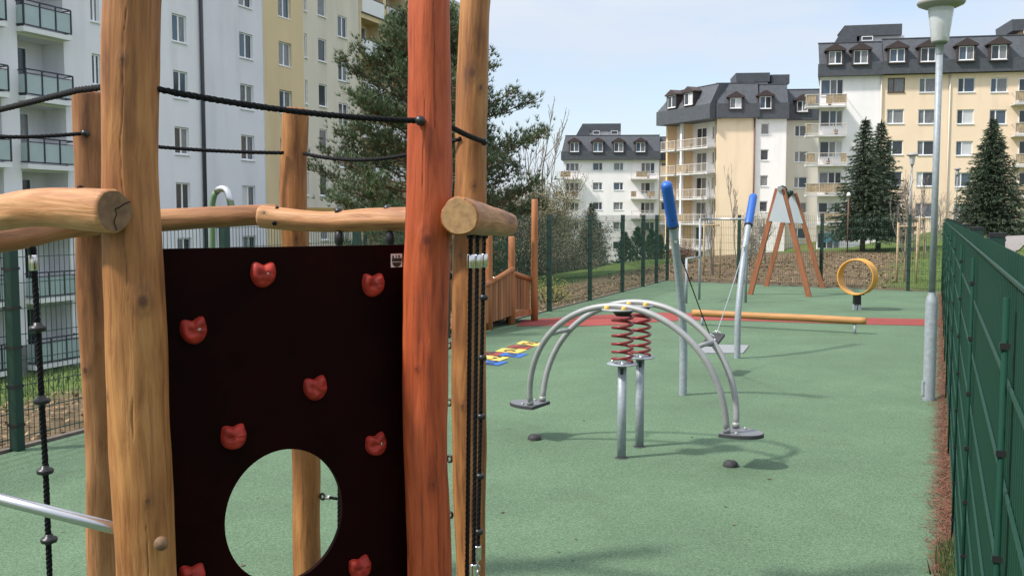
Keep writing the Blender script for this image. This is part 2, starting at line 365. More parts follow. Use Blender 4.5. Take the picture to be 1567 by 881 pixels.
def soil(x, y):                                  # 1 bare soil / leaf litter, 0 grass
    dl = dleft(x, y); df = dfar(x, y); n = mnoise.noise(Vector((x*.6, y*.6, 9)))
    a = 1-ss(dl+n*.7, 1.7+.9*ss(y, 14, 24), 2.6+1.1*ss(y, 14, 24)) if dl > -.3 else 0
    b = 0
    if df > -.5:
        b = (1-ss(df+n*1.5, 19, 22))*ss(-dl+n*.8, -2.2, -.8)*(1-ss(x-(RF(y)-1.5)+n*.9, -.6, .8))
    return max(a, b)
def axis_pts(lo, hi, dlo, dhi, step, far):
    p = []; x = dlo
    while x <= dhi: p.append(x); x += step
    s = step; x = dlo
    while x > lo: s *= 1.22; x -= s; p.insert(0, x)
    s = step; x = p[-1]
    while x < hi: s *= 1.22; x += s; p.append(x)
    return p
xs = axis_pts(-900, 1000, -12, 26, .45, 0); ys = axis_pts(-200, 1900, -2, 56, .5, 0)
g = MB(); g.smooth = True; soilv = []
for y in ys:
    for x in xs: g.v.append((x, y, gz(x, y))); g.tn.append(soil(x, y))
nx = len(xs)
for j in range(len(ys)-1):
    for i in range(nx-1): g.f.append((j*nx+i, j*nx+i+1, (j+1)*nx+i+1, (j+1)*nx+i)); g.mi.append(0); g.sm.append(True)
gm = bpy.data.materials.new('ground grass and soil'); gm.use_nodes = True; t = gm.node_tree; k = t.links.new; b = t.nodes['Principled BSDF']; b.inputs['Roughness'].default_value = .95; b.inputs['Specular IOR Level'].default_value = .1
tcn = t.nodes.new('ShaderNodeTexCoord'); at_ = t.nodes.new('ShaderNodeAttribute'); at_.attribute_name = 'tint'
def ramp_noise(scale, c1, c2, p1=.35, p2=.65, det=10, c3=None):
    n = t.nodes.new('ShaderNodeTexNoise'); n.inputs['Scale'].default_value = scale; n.inputs['Detail'].default_value = det; n.inputs['Roughness'].default_value = .7; k(tcn.outputs['Object'], n.inputs['Vector'])
    r = t.nodes.new('ShaderNodeValToRGB'); r.color_ramp.elements[0].position = p1; r.color_ramp.elements[1].position = p2
    r.color_ramp.elements[0].color = (*c1, 1); r.color_ramp.elements[1].color = (*c2, 1); k(n.outputs['Fac'], r.inputs[0]); return r, n
gr, gn = ramp_noise(3.0, (.05, .088, .02), (.125, .165, .045)); sr_, sn = ramp_noise(5.0, (.070, .050, .030), (.185, .135, .080))
mxx = t.nodes.new('ShaderNodeMix'); mxx.data_type = 'RGBA'; k(at_.outputs['Fac'], mxx.inputs[0]); k(gr.outputs[0], mxx.inputs[6]); k(sr_.outputs[0], mxx.inputs[7]); k(mxx.outputs[2], b.inputs['Base Color'])
bpn = t.nodes.new('ShaderNodeBump'); bpn.inputs['Strength'].default_value = .8; bpn.inputs['Distance'].default_value = .06; k(sn.outputs['Fac'], bpn.inputs['Height']); k(bpn.outputs[0], b.inputs['Normal'])
tag(g.build('ground', gm), kind='structure', label='grass and bare soil around the playground')

# playground surface (rubber), with thickness
def slab_poly(name, pts, z0, z1, m, kind='structure', parent=None, label=None):
    mb = MB(); n = len(pts)
    mb.add([(p[0], p[1], z1) for p in pts]+[(p[0], p[1], z0) for p in pts],
           [tuple(range(n))]+[(i, i+n, (i+1) % n+n, (i+1) % n) for i in range(n)])
    o = mb.build(name, m, parent)
    if kind: o['kind'] = kind
    if label: o['label'] = label
    return o
lf = lambda s, off=0: LF0+LFD*s-LFN*off
pA = lf(-16, .08); pB = Vector((CORN_L.x, CORN_L.y-.15, 0)); pC = Vector((CORN_R.x-.06, CORN_R.y-.05, 0)); pD = Vector((RF(-6)-.05, -6, 0))
slab_poly('play_surface', [pD, pC, pB, pA], -.2, 0, M['green_rubber'], label='green rubber safety surface of the playground')
# red track across
top = [(800, 489.5), (850, 486.5), (900, 483), (960, 480), (1010, 478.5), (1060, 479), (1120, 480.5), (1200, 483), (1300, 486), (1400, 488), (1440, 489)]
bot = [(1440, 498.5), (1400, 498), (1300, 496), (1200, 493), (1120, 490.5), (1060, 490), (1010, 492), (960, 496.5), (900, 499), (850, 498.5), (790, 499)]
mb = MB(); tp = [gnd(*p) for p in top]; bt = [gnd(*p) for p in reversed(bot)]
for i in range(len(tp)-1):
    for q in (tp[i], bt[i], bt[i+1], tp[i+1]): q.z = .005
    mb.quad(bt[i], bt[i+1], tp[i+1], tp[i])
tag(mb.build('red_track', M['red_rubber']), kind='structure', label='red rubber track across the green surface')
# concrete edging kerbs under the fences
mb = MB()
def kerb(a, b2, w=.05, h=.025):
    d = (b2-a); l = d.length; d.normalize(); n = Vector((-d.y, d.x, 0)); mb.box((a+b2)/2+Vector((0, 0, h/2-.06)), (l, w, h+.1), d, n)
kerb(lf(-14), CORN_L); kerb(CORN_L+FFD*.1, CORN_R); tag(mb.build('kerb', M['kerb']), kind='structure', label='concrete edging along the fences')
# path beyond the right fence
mb = MB(); pdv = Vector((.52, .854, 0)); pn = Vector((-.854, .52, 0)); p0 = Vector((19.7, 38.6, 0)); prev = None
for i in range(0, 60):
    c = p0+pdv*(-2+i*1.0); a = c.copy(); b2 = c+pn*2.1
    a.z = gz(a.x, a.y)+.05; b2.z = gz(b2.x, b2.y)+.05
    if prev: mb.quad(prev[0], a, b2, prev[1])
    prev = (a, b2)
tag(mb.build('path', M['path']), kind='structure', label='grey path beyond the right fence')
# parking strip between the houses
mb = MB(); mb.box((-4, 96, -4.76), (30, 14, .5), Vector((.94, .34, 0)), Vector((-.34, .94, 0))); tag(mb.build('road', M['asphalt']), kind='structure', label='asphalt parking lane behind the trees')

# ------------------------------------------------------------------ buildings
Z = Vector((0, 0, 1))
class Face:
    def __init__(s, O, D, skew=0):
        s.skew = skew; s.O = Vector((O[0], O[1], 0)); s.D = Vector((D[0], D[1], 0)).normalized(); s.N = Vector((s.D.y, -s.D.x, 0))
    def P(s, u, z, n=0): return s.O+s.D*(u+s.skew*max(0, -n-1.5))+s.N*n+Z*z
    def uz(s, px, py, n=0):
        p = onplane(px, py, s.O+s.N*n, s.N); return (p-s.O).dot(s.D)-s.skew*max(0, -n-1.5), p.z
    def u(s, px, n=0): return s.uz(px, 330, n)[0]
    def ang(s): return math.atan2(s.D.y, s.D.x)
def facade(mb, f, u0, u1, z0, z1, holes, n0=0, depth=.16, pieces=None):
    us = sorted({u0, u1, *[min(max(h[0], u0), u1) for h in holes], *[min(max(h[1], u0), u1) for h in holes]})
    zs = sorted({z0, z1, *[min(max(h[2], z0), z1) for h in holes], *[min(max(h[3], z0), z1) for h in holes]})
    for i in range(len(us)-1):
        for j in range(len(zs)-1):
            a, b2, c, d = us[i], us[i+1], zs[j], zs[j+1]
            if b2-a < 1e-5 or d-c < 1e-5: continue
            um, zm = (a+b2)/2, (c+d)/2
            if any(h[0] < um < h[1] and h[2] < zm < h[3] for h in holes): continue
            mb.quad(f.P(a, c, n0), f.P(b2, c, n0), f.P(b2, d, n0), f.P(a, d, n0))
    for h in holes:
        a, b2, c, d = h[:4]; dp = h[4] if len(h) > 4 and not isinstance(h[4], str) else depth
        if b2 <= u0 or a >= u1 or d <= z0 or c >= z1: continue
        q = lambda u, z, n: f.P(u, z, n0-n)
        mb.quad(q(a, c, 0), q(a, c, dp), q(a, d, dp), q(a, d, 0)); mb.quad(q(b2, c, dp), q(b2, c, 0), q(b2, d, 0), q(b2, d, dp))
        mb.quad(q(a, c, dp), q(a, c, 0), q(b2, c, 0), q(b2, c, dp)); mb.quad(q(a, d, 0), q(a, d, dp), q(b2, d, dp), q(b2, d, 0))
        if len(h) > 5: mb.quad(q(a, c, dp), q(b2, c, dp), q(b2, d, dp), q(a, d, dp))
_wc = {}
def window_mesh(w, h, split, glass, frame, rec, sill):
    key = (round(w, 2), round(h, 2), split, glass, frame, rec, sill)
    if key in _wc: return _wc[key]
    fr = MB(); t = .065
    y0, y1 = rec-.05, rec+.02
    def bar(x0, x1, z0, z1, ya=y0): fr.box(((x0+x1)/2, (ya+y1)/2, (z0+z1)/2), (x1-x0, y1-ya, z1-z0))
    bar(-w/2, w/2, 0, t); bar(-w/2, w/2, h-t, h); bar(-w/2, -w/2+t, t, h-t); bar(w/2-t, w/2, t, h-t)
    panes = []
    cuts = {'1': [], '2': [.5], 'l': [.36], 'r': [.64], '3': [.3, .68], 'd': [.42, .72]}[split]
    xs_ = [-w/2+t]+[-w/2+w*c for c in cuts]+[w/2-t]
    for c in cuts: bar(-w/2+w*c-.05, -w/2+w*c+.05, t, h-t)
    for i in range(len(xs_)-1):
        x0 = xs_[i]+(.05 if i else 0); x1 = xs_[i+1]-(.05 if i < len(xs_)-2 else 0); panes.append((x0, x1))
    if sill: fr.box((0, (rec-.05-.07)/2, -.03), (w+.08, rec+.02, .05))
    fm = fr.build('window', M[frame]); me = fm.data; bpy.data.objects.remove(fm)
    pm = MB()
    for i, (x0, x1) in enumerate(panes):
        gl = glass[i % len(glass)]; pm.cur = i
        pm.box(((x0+x1)/2, rec-.008, h/2), (x1-x0, .012, h-2*t))
    po = pm.build('pane', [M[glass[i % len(glass)]] for i in range(len(panes))]); pe = po.data; bpy.data.objects.remove(po)
    _wc[key] = (me, pe); return me, pe
def add_window(parent, f, u0, u1, z0, z1, split='2', glass=('g0',), frame='pvc', n=0, rec=.13, sill=True, name='window'):
    w, h = round((u1-u0)*50)/50, round((z1-z0)*50)/50
    me, pe = window_mesh(w, h, split, glass, frame, rec, sill)
    o = bpy.data.objects.new(name, me); C.objects.link(o); o.parent = parent
    base = Vector((0, 0, 0)); q = parent
    while q is not None: base += q.location; q = q.parent
    o.location = f.P((u0+u1)/2, z0, n)-base; o.rotation_euler = (0, 0, f.ang())
    p = bpy.data.objects.new('pane', pe); C.objects.link(p); p.parent = o
    return o
def rglass(k=2):
    return tuple(rnd.choices(['g0', 'g1', 'g2', 'g3', 'g4'], [5, 3, 3, 1, 3])[0] for _ in range(k))

# ---- left panel block
LB = Face((-36.3, 0), (.39, 1))
bl = thing('apartment_block', 'long grey and ochre panel apartment block on the left behind the climbing frame', 'apartment block', LB.P(LB.u(300), -6))
uA = LB.u(-260); u407 = LB.u(407); u467 = LB.u(467.5); u553 = LB.u(553); u632 = LB.u(634); uE = LB.u(722)
ZB, ZT = -6.2, 18.9
WT = 3.47                                             # head of the windows on floor 0
holes = {'a': [], 'b': [], 'c': [], 'd': [], 'e': []}
wins = []
def col(sec, pxa, pxb, dz, h, ks, split='2', n=0):
    ua, ub = LB.u(pxa), LB.u(pxb)
    for kf in ks:
        zt = WT+2.8*kf+dz; holes[sec].append((ua, ub, zt-h, zt)); wins.append((ua, ub, zt-h, zt, split, n))
ks = range(-3, 6)
col('a', 148, 161, 0, 1.38, ks); col('a', 270.5, 292, 0, 1.38, ks); col('a', 371.5, 391.5, 0, 1.38, ks)
u311 = LB.u(312)
col('b', 430, 449, .10, 1.38, ks); col('c', 491, 503, .98, 1.40, ks, '1'); col('c', 521, 535, 0.05, 1.38, ks); col('c', 470.5, 474, 1.0, 1.45, ks, '1')
# loggias on the grey part
logs_ = []
for (pa, pb) in ((36, 106), (-72, 8), (-190, -108)):
    ua, ub = LB.u(pa), LB.u(pb)
    for kf in range(-4, 5):
        zf = 6.75+2.8*(kf)-2.8
        if zf+2.45 > ZT: continue
        holes['a'].append((ua, ub, zf, zf+2.5, 1.25, 1)); logs_.append((ua, ub, zf))
ylog = []
for (pa, pb) in ((556, 589), (594, 622)):
    ua, ub = LB.u(pa), LB.u(pb)
    for kf in range(-3, 6):
        zf = 6.75+2.8*kf-2.8+.35
        if zf+2.45 > ZT: continue
        holes['d'].append((ua, ub, zf, zf+2.4, 1.2, 1)); ylog.append((ua, ub, zf))
for kf in ks: 
    ua, ub = LB.u(660), LB.u(672); holes['e'].append((ua, ub, WT+2.8*kf-1.38, WT+2.8*kf)); wins.append((ua, ub, WT+2.8*kf-1.38, WT+2.8*kf, '2', 0))
base_z = -3.6
def wall_part(face, parent, u0, u1, z0, z1, hl, m, n0=0, back=None, name='wall', inner=None):
    mb = MB(); facade(mb, face, u0, u1, z0, z1, hl, n0)
    return mb.build(name, m, parent)
wall_part(LB, bl, uA, u311, base_z, ZT, holes['a'], M['wgrey'])
wall_part(LB, bl, u311, u407, base_z, ZT, holes['a'], M['wgrey2'], .0)
wall_part(LB, bl, u407, u467, base_z, ZT, holes['b'], M['wyellow'], .04)
wall_part(LB, bl, u467, u553, base_z, ZT, holes['c'], M['wcream'], -.02)
wall_part(LB, bl, u553, u632, base_z, ZT, holes['d'], M['wyellow'], .0)
wall_part(LB, bl, u632, uE, base_z, ZT, holes['e'], M['wcream'], .0)
mb = MB(); facade(mb, LB, uA, uE, ZB, base_z, [], -.06); mb.build('plinth', M['base'], bl)
mb = MB()                                             # ends, back and flat roof
bk = -13
mb.quad(LB.P(uE, ZB, 0), LB.P(uE, ZB, bk), LB.P(uE, ZT, bk), LB.P(uE, ZT, 0)); mb.quad(LB.P(uA, ZB, bk), LB.P(uA, ZB, 0), LB.P(uA, ZT, 0), LB.P(uA, ZT, bk))
mb.quad(LB.P(uE, ZB, bk), LB.P(uA, ZB, bk), LB.P(uA, ZT, bk), LB.P(uE, ZT, bk)); mb.build('wall', M['wcream'], bl)
mb = MB(); c = LB.P((uA+uE)/2, ZT+.1, bk/2); mb.box(c, (uE-uA+.3, 13.4, .25), LB.D, LB.N); mb.build('roof', M['slab'], bl)
mb = MB()                                             # edge strips where the colours meet
for u_, n_ in ((u407, .02), (u467, .02)): mb.box(LB.P(u_, (ZT+base_z)/2, n_-.06), (.05, .14, ZT-base_z-.02), LB.D, LB.N)
mb.build('corner_strip', M['wgrey'], bl)
mb = MB(); mb.tube([LB.P(u311, base_z-1, .12), LB.P(u311, ZT-.1, .12)], .10, 10)
mb.build('downpipe', M['pipe'], bl)
for zc in (1.35, 2.15):
  for k_ in range(3):
    mb = MB()
    if k_ == 0: mb.box(LB.P((u407+u467)/2, zc, .047), (u467-u407-.1, .02, .3), LB.D, LB.N)
    if k_ == 1: mb.box(LB.P((u467+u553)/2+.1, zc, -.013), (u553-u467-.2, .02, .3), LB.D, LB.N)
    if k_ == 2: mb.box(LB.P((u632+uE)/2, zc, .006), (uE-u632-.2, .02, .3), LB.D, LB.N)
    mb.build('stripe', M['stripe'], bl)
for (ua, ub, za, zb, sp_, n_) in wins: add_window(bl, LB, ua+.01, ub-.01, za+.01, zb-.01, sp_, rglass(), 'pvc', n_)
def rail_balcony(parent, f, ua, ub, zf, prot=.45):
    """concrete slab with a dark framed railing holding three frosted glass panels"""
    mb = MB(); mb.box(f.P((ua+ub)/2, zf-.12, prot/2-.02), (ub-ua+.12, prot, .2), f.D, f.N)
    b_ = mb.build('balcony', M['parapet'], parent)
    r = MB(); h = 1.0; z0 = zf+.06; n_ = prot-.03; a, e = ua-.02, ub+.02
    for zz, tt in ((z0, .045), (z0+h-.17, .035), (z0+h, .055)): r.box(f.P((a+e)/2, zz, n_), (e-a, .05, tt), f.D, f.N)
    for i in range(4): r.box(f.P(a+(e-a)*i/3, z0+h/2-.02, n_+.012), (.05, .05, h+.02), f.D, f.N)
    for s_ in (a, e):
        for zz in (z0+.02, z0+h-.02): r.box(f.P(s_, zz, (n_)/2-.04), (.045, n_-.05, .045), f.D, f.N)
    r.build('railing', M['darkrail'], b_)
    gl = MB()
    for i in range(3): gl.box(f.P(a+(e-a)*(i+.5)/3, z0+h/2-.09, n_-.004), ((e-a)/3-.07, .012, h-.24), f.D, f.N)
    for s_ in (a, e): gl.box(f.P(s_, z0+h/2-.09, n_/2-.02), (.012, n_-.1, h-.24), f.D, f.N)
    gl.build('glass_panel', M['frost'], b_)
for (ua, ub, zf) in logs_:
    rail_balcony(bl, LB, ua, ub, zf)
    add_window(bl, LB, ua+.08, ua+.75, zf+.95, zf+2.25, '1', rglass(1), 'pvc', -1.12, .10, False)
    add_window(bl, LB, ua+.78, ua+1.55, zf+.06, zf+2.25, '1', rglass(1), 'pvc', -1.12, .10, False, 'balcony_door')
for (ua, ub, zf) in ylog:
    mb = MB(); mb.box(LB.P((ua+ub)/2, zf+.48, .06), (ub-ua-.02, .1, 1.0), LB.D, LB.N); b_ = mb.build('balcony', M['parapet'], bl)
    r = MB(); r.box(LB.P((ua+ub)/2, zf-.05, .05), (ub-ua, .14, .05), LB.D, LB.N); r.box(LB.P((ua+ub)/2, zf+1.04, .05), (ub-ua, .1, .05), LB.D, LB.N); r.build('railing', M['darkrail'], b_)
    add_window(bl, LB, ua+.1, ub-.5, zf+.3, zf+2.2, '2', rglass(), 'pvc', -1.1, .08, False)

# ---- blocks with mansard roofs
def mansard(parent, f, u0, u1, ze, zb, zt, over=.45, back=12, slope=1.0, cutl=0, cutr=0, nfront=0):
    """fascia band ze..zb hanging out over the wall, slope zb..zt, flat top"""
    mb = MB(); n1 = nfront+over
    q = [f.P(u_, z_, n_) for z_ in (ze, zb) for u_, n_ in ((u0-.15, n1), (u1+.15, n1), (u1+.15, -back), (u0-.15, -back))]
    mb.add(q, [(3, 2, 1, 0), (4, 5, 6, 7), (0, 1, 5, 4), (1, 2, 6, 5), (2, 3, 7, 6), (3, 0, 4, 7)])
    a, e = u0-.05, u1+.05
    q = [f.P(a, zb+.002, n1-.12), f.P(e, zb+.002, n1-.12), f.P(e-cutr, zt, n1-slope), f.P(a+cutl, zt, n1-slope),
         f.P(a, zb+.002, -back+.1), f.P(e, zb+.002, -back+.1), f.P(e-cutr, zt, -back+slope), f.P(a+cutl, zt, -back+slope)]
    mb.add(q, [(0, 1, 2, 3), (1, 5, 6, 2), (5, 4, 7, 6), (4, 0, 3, 7), (3, 2, 6, 7)])
    mb.box((q[2]+q[3])/2+Z*.03, ((q[2]-q[3]).length+.1, .12, .08), f.D, f.N)
    return mb.build('roof', M['slate'], parent)
def dormer(parent, f, u0, u1, z0, z1, n_front, depth=1.3):
    """gabled dormer; window child in its front"""
    mb = MB(); t = .14; w = u1-u0
    for s_ in (u0-t/2, u1+t/2): mb.box(f.P(s_, (z0+z1)/2, n_front-depth/2), (t, depth, z1-z0+.1), f.D, f.N)
    mb.box(f.P((u0+u1)/2, z0-.08, n_front-depth/2), (w+2*t-.01, depth+.04, .10), f.D, f.N)
    a = f.P(u0-.34, z1+.02, n_front+.14); b2 = f.P(u1+.34, z1+.02, n_front+.14); c = f.P((u0+u1)/2, z1+.55, n_front+.14)
    d = -f.N*(depth+.6)
    mb.add([a, b2, c, a+d, b2+d, c+d, a+Z*.12, b2+Z*.12, c+Z*.14, a+d+Z*.12, b2+d+Z*.12, c+d+Z*.14],
           [(0, 1, 2), (6, 8, 11, 9), (8, 7, 10, 11), (0, 2, 8, 6), (2, 1, 7, 8), (0, 6, 9, 3), (1, 4, 10, 7), (3, 5, 4), (0, 3, 4, 1)])
    o = mb.build('dormer', M['slate2'], parent)
    add_window(o, f, u0+.02, u1-.02, z0+.02, z1-.02, '2', rglass(), 'pvc', n_front-.05, .06, True)
    return o
def box_volume(parent, f, u0, u1, z0, z1, back, m, n0=0):
    mb = MB()
    mb.quad(f.P(u1, z0, n0), f.P(u1, z0, -back), f.P(u1, z1, -back), f.P(u1, z1, n0)); mb.quad(f.P(u0, z0, -back), f.P(u0, z0, n0), f.P(u0, z1, n0), f.P(u0, z1, -back))
    mb.quad(f.P(u1, z0, -back), f.P(u0, z0, -back), f.P(u0, z1, -back), f.P(u1, z1, -back)); return mb.build('wall', m, parent)
def open_balcony(parent, f, ua, ub, zf, prot, n0=0, style=0, infill=None):
    mb = MB(); mb.box(f.P((ua+ub)/2, zf-.09, n0+prot/2), (ub-ua, prot-.01, .17), f.D, f.N)
    b_ = mb.build('balcony', M['slab'], parent); r = MB(); h = 1.0; nf = n0+prot-.05
    for zz in (zf+.12, zf+h): r.box(f.P((ua+ub)/2, zz, nf), (ub-ua, .05, .05), f.D, f.N)
    k_ = max(3, int((ub-ua)/1.1))
    for i in range(k_+1): r.box(f.P(ua+.03+(ub-ua-.06)*i/k_, zf+h/2, nf-.003), (.045, .045, h-.02), f.D, f.N)
    for s_ in (ua+.03, ub-.03):
        for zz in (zf+.12, zf+h-.003): r.box(f.P(s_, zz, n0+(prot-.1)/2), (.04, prot-.1, .04), f.D, f.N)
    for i in range(int((ub-ua)/.13)): r.box(f.P(ua+.08+i*.13, zf+h/2+.05, nf-.006), (.016, .016, h-.14), f.D, f.N)
    r.build('railing', M['palerail'], b_)
    if infill:
        for (a, e) in infill:
            q = MB(); q.box(f.P(ua+(ub-ua)*a+(ub-ua)*(e-a)/2, zf+.58, nf-.035), ((ub-ua)*(e-a), .02, .74), f.D, f.N)
            q.build('screen', M['wickerpanel'], b_)
    return b_
def clutter(parent, f, ua, ub, zf, n):
    mb = MB()
    for i in range(1):
        u_ = rnd.uniform(ua+.4, ub-.4); mb.lathe([(.001, 0), (.14, 0), (.18, .3), (.15, .3)], f.P(u_, zf+.02, n), 8)
        for q in range(14):
            d = Vector((rnd.uniform(-1, 1), rnd.uniform(-1, 1), rnd.uniform(.3, 1.4)))*.22; p = f.P(u_, zf+.3, n)
            mb.add([p, p+d+Vector((.05, 0, 0)), p+d*1.2], [(0, 1, 2)])
    mb.build('potted_plant', M['hedge'], parent)

# right block
p1 = at(1247, 330, 91); p2 = at(1567, 330, 87.7)
RB = Face((p1.x, p1.y), (p2.x-p1.x, p2.y-p1.y), .165)
br = thing('apartment_block', 'tall peach and white apartment block with a dark mansard roof on the right', 'apartment block', RB.P(10, -2.5))
pe, zb_ = 14.45, 15.55
uL = RB.u(1250); u1296 = RB.u(1296); u1343 = RB.u(1343); uR = RB.u(1700)
u1447 = RB.u(1447)
wl = []; 
def rows(face, pxa, pxb, pyt, pyb, n_, split='l', n=0, sp=2.8, skip=()):
    ua, za = face.uz(pxa, pyb, n); ub, zt = face.uz(pxb, pyt, n)
    return [(ua, ub, za-sp*i, zt-sp*i, split) for i in range(n_) if i not in skip]
hl_p = []
for (a, b2) in ((1358, 1385), (1406, 1433), (1465, 1492), (1515, 1542)): hl_p += rows(RB, a, b2, 119, 142, 6)
hl_p += rows(RB, 1640, 1668, 115, 139, 6)
hl_w = rows(RB, 1256, 1291, 121, 147, 6, 'd')
bm1 = wall_part(RB, br, uL, u1343, -4, pe, hl_w, M['wwhite']); wall_part(RB, br, u1343, u1447, -4, pe, hl_p, M['wpeach'], .03); wall_part(RB, br, u1447, uR, -4, pe, hl_p, M['wpeach'], .09)
for i, h in enumerate(hl_p+hl_w):
    n_ = 0 if h in hl_w else (.03 if h[0] < u1447 else .09)
    add_window(br, RB, h[0]+.01, h[1]-.01, h[2]+.01, h[3]-.01, h[4], rglass(3), 'brownframe' if i == 0 else 'pvc', n_)
box_volume(br, RB, uL, uR, -4, pe, 12, M['wwhite'])
mb = MB(); 
for u_ in (u1343, u1447): mb.tube([RB.P(u_, -3, .16), RB.P(u_, pe-.05, .16)], .06, 8)
mb.build('downpipe', M['palerail'], br)
mansard(br, RB, uL-.1, u1343+.0, pe, zb_, 17.55, .55, 12, 1.1)
mansard(br, RB, u1343+.12, u1447+6.9, pe+.05, zb_+.1, 17.75, .62, 12.1, 1.15)
mansard(br, RB, u1447+7.3, uR, pe+.08, zb_+.2, 18.2, .72, 12.2, 1.15)
for (a, b2, t_, bo) in ((1268, 1289, 78, 98.5), (1306, 1329, 76.5, 98), (1361, 1385.5, 74, 95.5), (1408.5, 1433, 72.5, 95), (1467, 1491.5, 70, 92.5), (1516.5, 1542, 68, 91.5)):
    nd = .68 if a < 1350 else (.75 if a < 1440 else .85); ua, za = RB.uz(a, bo, nd); ub, zt = RB.uz(b2, t_, nd); dormer(br, RB, ua, ub, za, zt, nd)
def penthouse(parent, f, pxa, pxb, pyt, pyr, n, m, slantl=True, d=5):
    ua, zt = f.uz(pxa, pyt, n); ub, zr = f.uz(pxb, pyr, n)
    mb = MB(); hz = zt-1.0; sl = 1.6 if slantl else .25
    q = [f.P(ua+sl, hz, n), f.P(ub, hz, n), f.P(ub, zt, n), f.P(ua+sl*.6, zt, n)]
    q2 = [p-f.N*d for p in q]; mb.add(q+q2, [(0, 1, 2, 3), (1, 5, 6, 2), (5, 4, 7, 6), (4, 0, 3, 7), (3, 2, 6, 7), (1, 0, 4, 5)])
    if slantl: 
        mb.add([f.P(ua-.3, zr-.6, n), f.P(ua+sl*1.3, zr-.6, n), f.P(ua+sl*1.3, hz+.02, n), f.P(ua+sl, hz+.02, n), f.P(ua+sl*.62, zt-.01, n)]+[f.P(ua-.3, zr-.6, n-d), f.P(ua+sl*.62, zt-.01, n-d)], [(0, 1, 2, 3, 4), (5, 0, 4, 6)])
    o = mb.build('penthouse_roof', M['slate'], parent)
    w = MB(); w.box(f.P((ua+sl+ub)/2+.1, (zr-1+hz)/2, n-d/2-.2), (ub-ua-sl-.5, d-.5, hz-zr+1), f.D, f.N); w.build('penthouse_wall', m, parent)
    for i in range(2):
        u_ = ua+sl+.9+i*2.6
        if u_+1.1 < ub-.3: add_window(parent, f, u_, u_+1.0, zr+.1, hz-.05, '1', ('g0',), 'pvc', n+.05-.0, .0, False)
penthouse(br, RB, 1276, 1380, 40, 63, -2.2, M['wwhite']); penthouse(br, RB, 1546, 1680, 30, 50, -2.0, M['worange'], False)
for i, py in enumerate((163, 207.5, 252.5, 298.5, 343)):
    ua, zf = RB.uz(1233, py-1, 1.3); ub, _ = RB.uz(1296, py, 1.3)
    inf = [((0, .25), (.5, 1)), ((0, .12),), ((0, .22), (.85, 1)), ((0, 1),), ((.45, 1),)][i]
    o = open_balcony(br, RB, ua, ub, zf, 1.3, 0, 0, inf); clutter(br, RB, ua, ub, zf, .7)
for i, py in enumerate((158, 206.5, 254, 302)):
    ua, zf = RB.uz(1553, py-1, 1.3); o = open_balcony(br, RB, ua, ua+4.0, zf, 1.3, .1, 0, ((0, .2), (.5, .9)))
    add_window(br, RB, ua+.6, ua+1.4, zf+.1, zf+2.2, '1', ('g0',), 'pvc', .1, .0, False, 'balcony_door')
# graffiti on the plinth wall
mb = MB(); ua, za = RB.uz(1256, 372, .02); ub, zb2 = RB.uz(1284, 356, .02)
rg = random.Random(3)
for i in range(9):
    u_ = lerp(ua, ub, i/9); pts = []
    for q in range(7): pts.append((u_+rg.uniform(-.1, .35), lerp(za, zb2, rg.uniform(0, 1))))
    for (a, z1), (b2, z2) in zip(pts, pts[1:]):
        d = Vector((b2-a, z2-z1, 0)); 
        if d.length < .05: continue
        nn = Vector((-d.y, d.x, 0)).normalized()*.05
        n_ = .012+.002*i
        mb.quad(RB.P(a-nn.x, z1-nn.y, n_), RB.P(b2-nn.x, z2-nn.y, n_), RB.P(b2+nn.x, z2+nn.y, n_), RB.P(a+nn.x, z1+nn.y, n_))
mb.build('graffiti', M['graffiti'], br)

# middle block
q1 = at(1095, 330, 108); q2 = at(1245, 330, 107.0)
MF = Face((q1.x, q1.y), (q2.x-q1.x, q2.y-q1.y))
bmid = thing('apartment_block', 'cream apartment block with round balcony corner and dark roof in the middle distance', 'apartment block', MF.P(3, -5))
me_, mzb = 12.35, 14.0
um0 = 0; um1 = MF.u(1152); um2 = MF.u(1201); um3 = MF.u(1262)
hw = rows(MF, 1164, 1177, 189, 206, 6, '1'); hb = rows(MF, 1216, 1237, 192, 209, 6, 'l', -1.2)
wall_part(MF, bmid, um0, um1, -7, me_, [], M['wpeach'], .15); wall_part(MF, bmid, um1, um2, -7, me_, hw, M['wwhite'], 0); wall_part(MF, bmid, um2, um3, -7, me_, hb, M['wbeige'], -1.2)
mb = MB(); mb.quad(MF.P(um2, -7, -1.2), MF.P(um2, -7, 0), MF.P(um2, me_, 0), MF.P(um2, me_, -1.2)); mb.build('wall', M['wbeige'], bmid)
for h in hw: add_window(bmid, MF, h[0]+.01, h[1]-.01, h[2]+.01, h[3]-.01, h[4], rglass(1))
for h in hb: add_window(bmid, MF, h[0]+.01, h[1]-.01, h[2]+.01, h[3]-.01, h[4], rglass(2), n=-1.2)
box_volume(bmid, MF, um0, um3, -7, me_, 14, M['wbeige'], -1.2)
mb = MB(); mb.tube([MF.P(um1, -6, .22), MF.P(um1, me_-.05, .22)], .09, 8); mb.build('downpipe', M['brownpipe'], bmid)
mansard(bmid, MF, um0, um1+.3, me_, mzb-.1, 16.2, .65, 14, 1.2, 0, 0)
mansard(bmid, MF, um1+.5, um2, me_-.1, mzb-.05, 16.05, .5, 14, 1.2)
mansard(bmid, MF, um2+.2, um3, me_-.15, mzb-.3, 15.6, -.7, 14, 1.2)
for (a, b2, t_, bo, n_) in ((1117, 1135, 149.5, 166, .75), (1162, 1181, 147.5, 166.5, .62), (1219.5, 1237, 154, 171, -.55)):
    ua, za = MF.uz(a, bo, n_); ub, zt = MF.uz(b2, t_, n_); dormer(bmid, MF, ua, ub, za, zt, n_)
